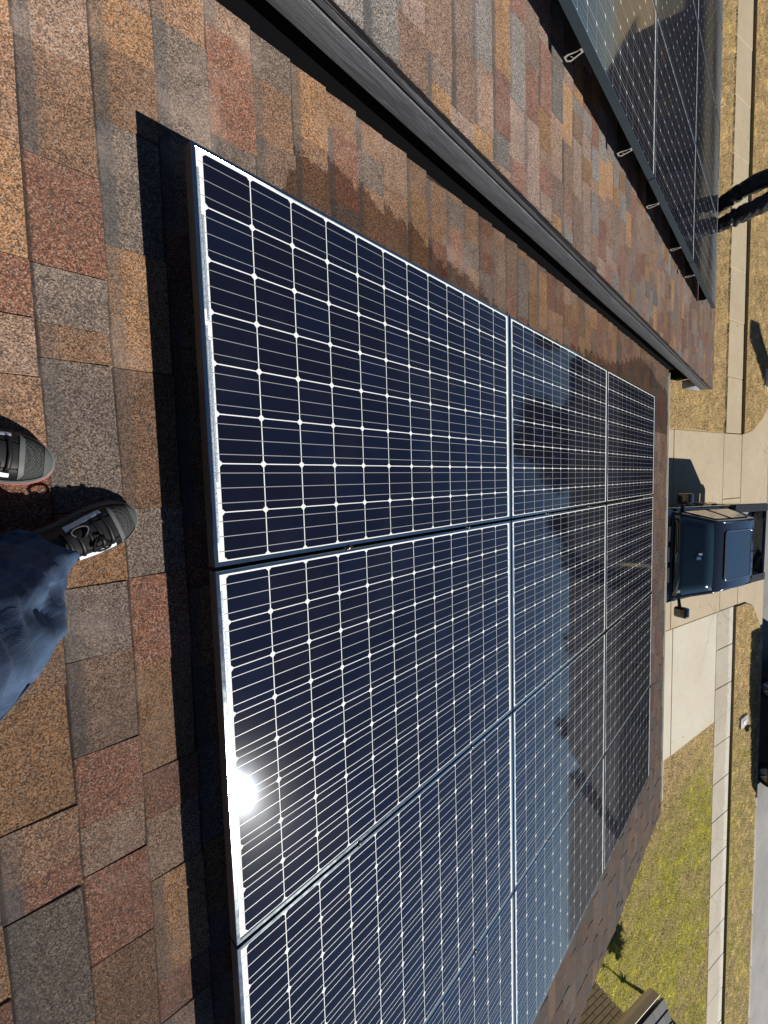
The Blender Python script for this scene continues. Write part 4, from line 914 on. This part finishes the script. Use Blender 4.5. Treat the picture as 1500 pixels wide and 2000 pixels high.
def shoe(parent, Mx, side):
    st = [(0.0, .028, .030), (.012, .034, .075), (.05, .038, .098), (.10, .040, .098), (.14, .043, .088), (.18, .050, .070), (.215, .052, .056), (.245, .0495, .046), (.265, .044, .038), (.278, .034, .029), (.286, .021, .021), (.289, .012, .015)]
    # smooth stations
    def sta(y):
        for (a, wa, ha), (b_, wb, hb) in zip(st, st[1:]):
            if a <= y <= b_:
                u = (y - a) / (b_ - a); return wa + (wb - wa) * u, ha + (hb - ha) * u
        return st[-1][1:]
    yu = [i * .289 / 40 for i in range(41)]
    W_ = [sta(y) for y in yu]
    for _ in range(3): W_ = [W_[0]] + [((W_[i - 1][0] + 2 * W_[i][0] + W_[i + 1][0]) / 4, (W_[i - 1][1] + 2 * W_[i][1] + W_[i + 1][1]) / 4) for i in range(1, 40)] + [W_[-1]]
    ys = [.289 * math.sin(math.pi / 2 * i / 40) ** 0.9 for i in range(41)]
    def cx(y): return side * 0.008 * math.sin(y / .289 * 3.0) - side * .004          # curve of the last
    def wh(y):
        f = max(0, min(40, y / .289 * 40)); i = min(int(f), 39); u = f - i
        w_ = W_[i][0] + (W_[i + 1][0] - W_[i][0]) * u
        if y > .205: w_ = .0515 * max(0.0, 1 - ((y - .205) / .0845) ** 2.3) ** .5 + .0005
        return w_, W_[i][1] + (W_[i + 1][1] - W_[i][1]) * u
    def surf(y, a, off=0.0):                               # a 0..pi over the top
        w_, h = wh(y); c_ = math.cos(a); s_ = math.sin(a)
        return Vector((cx(y) + (w_ + off) * math.copysign(abs(c_) ** .75, c_), y, .026 + (h - .0 + off) * abs(s_) ** .8))
    m = MB(); k = 24
    for y in ys: m.v += [tuple(surf(y, math.pi * q / k)) for q in range(k + 1)]
    K = k + 1
    m.f = [(i * K + q, (i + 1) * K + q, (i + 1) * K + q + 1, i * K + q + 1) for i in range(40) for q in range(k)]
    m.f += [tuple(range(K)), tuple(40 * K + q for q in range(k, -1, -1))]; m.m = [0] * len(m.f)
    up = m.build('shoe', M_KNIT, parent, Mx, True)
    def band(name, z0, z1, o0, o1, mat, par):
        b = MB(); loop = [(cx(y) + (wh(y)[0] + .004), y) for y in ys] ; 
        pts = [(cx(y) + wh(y)[0], y) for y in ys] + [(cx(y) - wh(y)[0], y) for y in reversed(ys)]
        n = len(pts); c = Vector((0, .145, 0))
        def offp(p, o):
            d = Vector((p[0], (p[1] - .145) * .28, 0)); d = d.normalized() if d.length > 1e-6 else Vector((0, 1, 0)); return (p[0] + d.x * o, p[1] + d.y * o)
        lo = [offp(p, o0) for p in pts]; hi = [offp(p, o1) for p in pts]
        b.v = [(x, y, z0) for x, y in lo] + [(x, y, z1) for x, y in hi]
        b.f = [(i, (i + 1) % n, n + (i + 1) % n, n + i) for i in range(n)] + [tuple(range(n - 1, -1, -1)), tuple(range(n, 2 * n))]; b.m = [0] * len(b.f)
        return b.build(name, mat, par, Mx, True)
    so_ = band('midsole', .006, .034, .006, .004, M_SOLE, up); band('outsole', 0, .0062, .0065, .007, M_CORAL, up)
    def patch(name, y0, y1, a0, a1, off, mat, ny=10, na=10, shape=None):
        b = MB()
        for i in range(ny + 1):
            y = y0 + (y1 - y0) * i / ny; f0, f1 = (a0, a1) if shape is None else shape(i / ny)
            for q in range(na + 1): b.v.append(tuple(surf(y, f0 + (f1 - f0) * q / na, off)))
        b.f = [(i * (na + 1) + q, (i + 1) * (na + 1) + q, (i + 1) * (na + 1) + q + 1, i * (na + 1) + q + 1) for i in range(ny) for q in range(na)]; b.m = [0] * len(b.f)
        o = b.build(name, mat, up, Mx, True); return o
    pi = math.pi
    patch('toe_rand', .19, .2885, 0, .36, .0025, M_GREY, shape=lambda u: (0, .30 + .25 * u)); patch('toe_rand', .19, .2885, pi - .36, pi, .0025, M_GREY, shape=lambda u: (pi - .30 - .25 * u, pi))
    patch('toe_rand', .272, .2888, 0.5, pi - 0.5, .0022, M_GREY, 6, 16)
    patch('tongue', .045, .236, .95, pi - .95, .0035, M_SHB, shape=lambda u: (1.12 + .08 * u, pi - 1.12 - .08 * u))
    patch('tongue_rim', .229, .238, .55, pi - .55, .006, M_GREY, 5, 18, shape=lambda u: (.62 + .3 * u, pi - .62 - .3 * u))
    for a0, a1, lo_ in ((.50, 1.12, 1), (pi - 1.12, pi - .50, 0)):
        patch('lace_panel', .07, .229, a0, a1, .003, M_SHB)
        patch('logo_print', .135, .215, a0, a1, .0045, M_LOGO, shape=(lambda u, a0=a0, a1=a1: (a0 + .12 + .1 * u, a1 - .12 - .06 * u)))
    patch('heel_print', .03, .085, .12, .42, .003, M_LOGO, shape=lambda u: (.15 + .1 * u, .42 - .05 * u)); patch('heel_print', .03, .085, pi - .42, pi - .12, .003, M_LOGO)
    for i in range(5):
        y = .125 + i * .021
        MB().tube([surf(y, .98, .005), surf(y + .004, 1.25, .008), surf(y + .006, pi / 2, .010), surf(y + .004, pi - 1.25, .008), surf(y, pi - .98, .005)], .0042, 8, 0, .6).build('lace', M_SHB, up, Mx, True)
    for sg in (-1, 1):
        p = [Vector((cx(.175) + sg * (.004 + .03 * math.sin(t)), .170 + .028 * math.sin(2 * t) * .6 + .012 * sg, .026 + wh(.175)[1] + .012 + .010 * math.sin(t))) for t in [i * pi / 10 for i in range(11)]]
        MB().tube(p, .003, 6).build('lace_bow', M_SHB, up, Mx, True)
    return up
def place_shoe(toe_ts, dir_ts):                            # toe point on the roof, pointing direction in (t,s)
    d = Vector((dir_ts[0], dir_ts[1], 0)).normalized()
    x = Vector((d.y, -d.x, 0)); Mx = Matrix.Identity(4)
    for r_ in range(3): Mx[r_][0] = x[r_]; Mx[r_][1] = d[r_]
    org = Vector((toe_ts[0], toe_ts[1], N_MAIN + 0.004)) - d * .289
    Mx.translation = org; return ROOF @ Mx
ph = thing('person', 'person taking the photo, blue jeans and grey running shoes, standing at the near module edge', 'person', RW(0.9, -0.45, N_MAIN))
shoe(ph, place_shoe((0.905, -0.143), (-0.36, 1.0)), 1)
shoe(ph, place_shoe((0.778, -0.300), (0.12, 1.0)), -1)
rleg = [(RW(1.000, -.365, -.085), .064, .072), (RW(1.006, -.375, -.02), .070, .077), (RW(1.020, -.405, .09), .074, .080), (RW(1.035, -.435, .22), .080, .084), (RW(1.045, -.475, .36), .082, .086), (RW(1.03, -.535, .52), .092, .094), (RW(1.02, -.62, .70), .10, .10)]
lleg = [(RW(.812, -.515, -.085), .068, .076), (RW(.825, -.508, -.02), .070, .076), (RW(.850, -.505, .09), .074, .078), (RW(.870, -.512, .22), .078, .082), (RW(.88, -.52, .36), .082, .086), (RW(.885, -.575, .52), .088, .088), (RW(.89, -.64, .70), .10, .10)]
jm = loft_leg(rleg, .0085, 3, k=64); l2 = loft_leg(lleg, .0085, 9, k=64); jm.add(l2.v, l2.f)
jm.tube([RW(.955, -.615, .58), RW(.955, -.63, .66), RW(.955, -.66, .76), RW(.955, -.685, .90)], [.15, .185, .185, .165], 24, 0, .85)
jo = jm.build('jeans', M_DENIM, ph, None, True)
M_STITCH = simple('tan_stitching', (0.16, 0.12, 0.07), 0.8)
for pth_, sg_ in ((rleg, 1), (lleg, -1)):
    pp = [Vector(c) + Vector((sg_ * (rx * .55), ry * .84, 0)) for c, rx, ry in pth_]
    MB().tube(pp, .0022, 6).build('seam', M_DENIM, jo, None, True)
for (c0, rx0, ry0) in (rleg[0], lleg[0]):
    hp = [Vector(c0) + Vector((math.cos(a) * (rx0 + .002), math.sin(a) * (ry0 + .002), .008)) for a in [i * math.pi / 16 for i in range(33)]]
    MB().tube(hp, .0045, 8, 0, 2.2, False).build('hem', M_DENIM, jo, None, True)
V = lambda t, s, n: tuple(RW(t, s, n))
J_ = {'pel': (V(.955, -.66, .74), (.09, .08)), 'sp': (V(.955, -.70, .92), (.12, .09)), 'ch': (V(.955, -.75, 1.10), (.15, .10)), 'nk': (V(.955, -.79, 1.26), .05), 'hd0': (V(.955, -.76, 1.34), (.07, .08)), 'hd1': (V(.955, -.74, 1.44), (.08, .095)), 'hd2': (V(.955, -.74, 1.53), (.06, .07)),
      'rs': (V(1.13, -.78, 1.19), .055), 're': (V(1.22, -.72, .98), .042), 'rw': (V(1.02, -.58, 1.05), .028), 'rh': (V(.96, -.535, 1.08), (.035, .016)),
      'ls': (V(.78, -.78, 1.19), .055), 'le': (V(.68, -.72, .98), .042), 'lw': (V(.76, -.58, 1.05), .028), 'lh': (V(.80, -.535, 1.08), (.035, .016)),
      'rk': (V(1.04, -.468, .36), .055), 'ra': (V(.997, -.33, -.06), .036), 'lk': (V(.88, -.52, .36), .055), 'la': (V(.815, -.49, -.06), .036), 'rth': (V(1.02, -.60, .66), .055), 'lth': (V(.89, -.62, .66), .055)}
B_ = [('pel', 'sp'), ('sp', 'ch'), ('ch', 'nk'), ('nk', 'hd0'), ('hd0', 'hd1'), ('hd1', 'hd2'), ('ch', 'rs'), ('rs', 're'), ('re', 'rw'), ('rw', 'rh'), ('ch', 'ls'), ('ls', 'le'), ('le', 'lw'), ('lw', 'lh'), ('pel', 'rth'), ('rth', 'rk'), ('rk', 'ra'), ('pel', 'lth'), ('lth', 'lk'), ('lk', 'la')]
for side, sg in (('r', -1), ('l', 1)):
    hx, hs, hn = (.96, -.535, 1.08) if side == 'r' else (.80, -.535, 1.08)
    for f_ in range(4):
        a = '%sf%d' % (side, f_); ln = (.030, .034, .032, .026)[f_]
        J_[a] = (V(hx + sg * .024, hs + .012, hn + .028 - f_ * .019), .0088); J_[a + 'b'] = (V(hx + sg * (.026 + ln), hs + .010, hn + .028 - f_ * .019), .0082); J_[a + 'c'] = (V(hx + sg * (.030 + ln * 1.5), hs - .006, hn + .027 - f_ * .018), .0075)
        B_ += [(side + 'h', a), (a, a + 'b'), (a + 'b', a + 'c')]
    J_[side + 't'] = (V(hx + sg * .002, hs + .012, hn + .045), .010); J_[side + 'tb'] = (V(hx + sg * .028, hs + .018, hn + .058), .0088)
    B_ += [(side + 'h', side + 't'), (side + 't', side + 'tb')]
skin_mesh('body', J_, B_, M_SKIN, ph, 'pel')
sh = {k: (J_[k][0], tuple(x + .018 for x in (J_[k][1] if isinstance(J_[k][1], tuple) else (J_[k][1],) * 2))) for k in ('pel', 'sp', 'ch', 'rs', 're', 'ls', 'le', 'rw', 'lw')}
skin_mesh('jacket', sh, [('pel', 'sp'), ('sp', 'ch'), ('ch', 'rs'), ('rs', 're'), ('re', 'rw'), ('ch', 'ls'), ('ls', 'le'), ('le', 'lw')], M_JACK, ph, 'pel')
skin_mesh('hair', {'a': (V(.955, -.775, 1.46), (.085, .09)), 'b': (V(.955, -.765, 1.55), (.07, .075))}, [('a', 'b')], M_HAIR, ph, 'a')

# installer standing on the higher roof beyond the modules
IX, IY = -2.56, 6.62; IZ = RW(0, 6.9, N_LEFT).z
wk = thing('person', 'person in black trousers standing on the higher roof beyond the left modules', 'person', (IX, IY, IZ))
def IW(x, y, z): return (IX + x, IY + y, IZ + z)
lg1 = [(IW(-.115, .02, .075), .075, .085), (IW(-.125, .0, .15), .085, .095), (IW(-.145, -.01, .30), .098, .105), (IW(-.165, -.02, .46), .100, .105), (IW(-.16, -.01, .62), .105, .11), (IW(-.11, .0, .82), .115, .12)]
lg2 = [(IW(.115, .04, .075), .070, .08), (IW(.12, .02, .15), .078, .09), (IW(.125, .0, .30), .088, .10), (IW(.135, -.03, .46), .092, .10), (IW(.125, -.01, .62), .10, .11), (IW(.09, .0, .82), .115, .12)]
tm = loft_leg(lg1, .011, 21, k=40); t2 = loft_leg(lg2, .012, 33, k=40); tm.add(t2.v, t2.f)
tm.tube([IW(0, 0, .76), IW(0, 0, .88), IW(0, 0, 1.0)], [.14, .175, .165], 24, 0, .8)
tm.build('trousers', M_BLKP, wk, None, True)
for x, yaw in ((-.115, 14), (.115, -12)):
    Ms = Matrix.Translation(IW(x, .10, -.012 - .03)) @ Matrix.Rotation(rad(180 + yaw), 4, 'Z') @ Matrix.Rotation(rad(16), 4, 'X')
    m = MB(); k = 14
    for y, w_, h in ((0, .025, .05), (.02, .038, .09), (.08, .042, .10), (.15, .046, .075), (.22, .048, .055), (.265, .035, .045), (.285, .012, .025)):
        m.v += [(w_ * math.cos(math.pi * q / k), y, .02 + h * math.sin(math.pi * q / k) ** .8) for q in range(k + 1)]
    K = k + 1; m.f = [(i * K + q, (i + 1) * K + q, (i + 1) * K + q + 1, i * K + q + 1) for i in range(6) for q in range(k)] + [tuple(range(K)), tuple(6 * K + q for q in range(k, -1, -1))]; m.m = [0] * len(m.f)
    s_ = m.build('shoe', M_SHB, wk, Ms, True)
    bevel(MB().box((-.05, -.005, 0), (.05, .285, .022)).build('sole', M_SOLE, s_, Ms), .02, 3)
Jw = {'pel': (IW(0, 0, .92), (.12, .10)), 'sp': (IW(0, -.01, 1.12), (.12, .09)), 'ch': (IW(0, -.03, 1.32), (.16, .10)), 'nk': (IW(0, -.03, 1.48), .052), 'h0': (IW(0, -.05, 1.57), (.07, .08)), 'h1': (IW(0, -.055, 1.66), (.08, .095)), 'h2': (IW(0, -.05, 1.74), (.06, .07)),
      'ls': (IW(-.19, -.02, 1.40), .06), 'le': (IW(-.27, .0, 1.12), .045), 'lw': (IW(-.24, -.12, .92), .03), 'lh': (IW(-.23, -.15, .84), (.04, .018)), 'rs': (IW(.19, -.02, 1.40), .06), 're': (IW(.27, .0, 1.12), .045), 'rw': (IW(.24, -.12, .92), .03), 'rh': (IW(.23, -.15, .84), (.04, .018)),
      'lt': (IW(-.10, 0, .84), .085), 'lk': (IW(-.16, -.02, .46), .055), 'la': (IW(-.12, .02, .09), .038), 'rt': (IW(.09, 0, .84), .085), 'rk': (IW(.13, -.03, .46), .055), 'ra': (IW(.115, .03, .09), .038)}
Bw = [('pel', 'sp'), ('sp', 'ch'), ('ch', 'nk'), ('nk', 'h0'), ('h0', 'h1'), ('h1', 'h2'), ('ch', 'ls'), ('ls', 'le'), ('le', 'lw'), ('lw', 'lh'), ('ch', 'rs'), ('rs', 're'), ('re', 'rw'), ('rw', 'rh'), ('pel', 'lt'), ('lt', 'lk'), ('lk', 'la'), ('pel', 'rt'), ('rt', 'rk'), ('rk', 'ra')]
for side, sx_ in (('l', -.23), ('r', .23)):
    for f_ in range(4):
        a = '%sf%d' % (side, f_); Jw[a] = (IW(sx_, -.185 + f_ * .021, .80), .0088); Jw[a + 'b'] = (IW(sx_ - math.copysign(.008, sx_), -.185 + f_ * .021, .765 - (.004 if f_ in (1, 2) else 0)), .0078); Bw += [(side + 'h', a), (a, a + 'b')]
    Jw[side + 'th'] = (IW(sx_, -.20, .835), .010); Jw[side + 'tb'] = (IW(sx_ - math.copysign(.008, sx_), -.215, .80), .0088); Bw += [(side + 'h', side + 'th'), (side + 'th', side + 'tb')]
skin_mesh('body', Jw, Bw, M_SKIN, wk, 'pel')
sh = {k: (Jw[k][0], tuple(x + .02 for x in (Jw[k][1] if isinstance(Jw[k][1], tuple) else (Jw[k][1],) * 2))) for k in ('pel', 'sp', 'ch', 'rs', 're', 'ls', 'le', 'rw', 'lw')}
skin_mesh('jacket', sh, [('pel', 'sp'), ('sp', 'ch'), ('ch', 'rs'), ('rs', 're'), ('re', 'rw'), ('ch', 'ls'), ('ls', 'le'), ('le', 'lw')], M_JACK, wk, 'pel')
skin_mesh('hair', {'a': (IW(0, -.03, 1.70), (.083, .095)), 'b': (IW(0, -.03, 1.78), (.065, .075))}, [('a', 'b')], M_HAIR, wk, 'a')
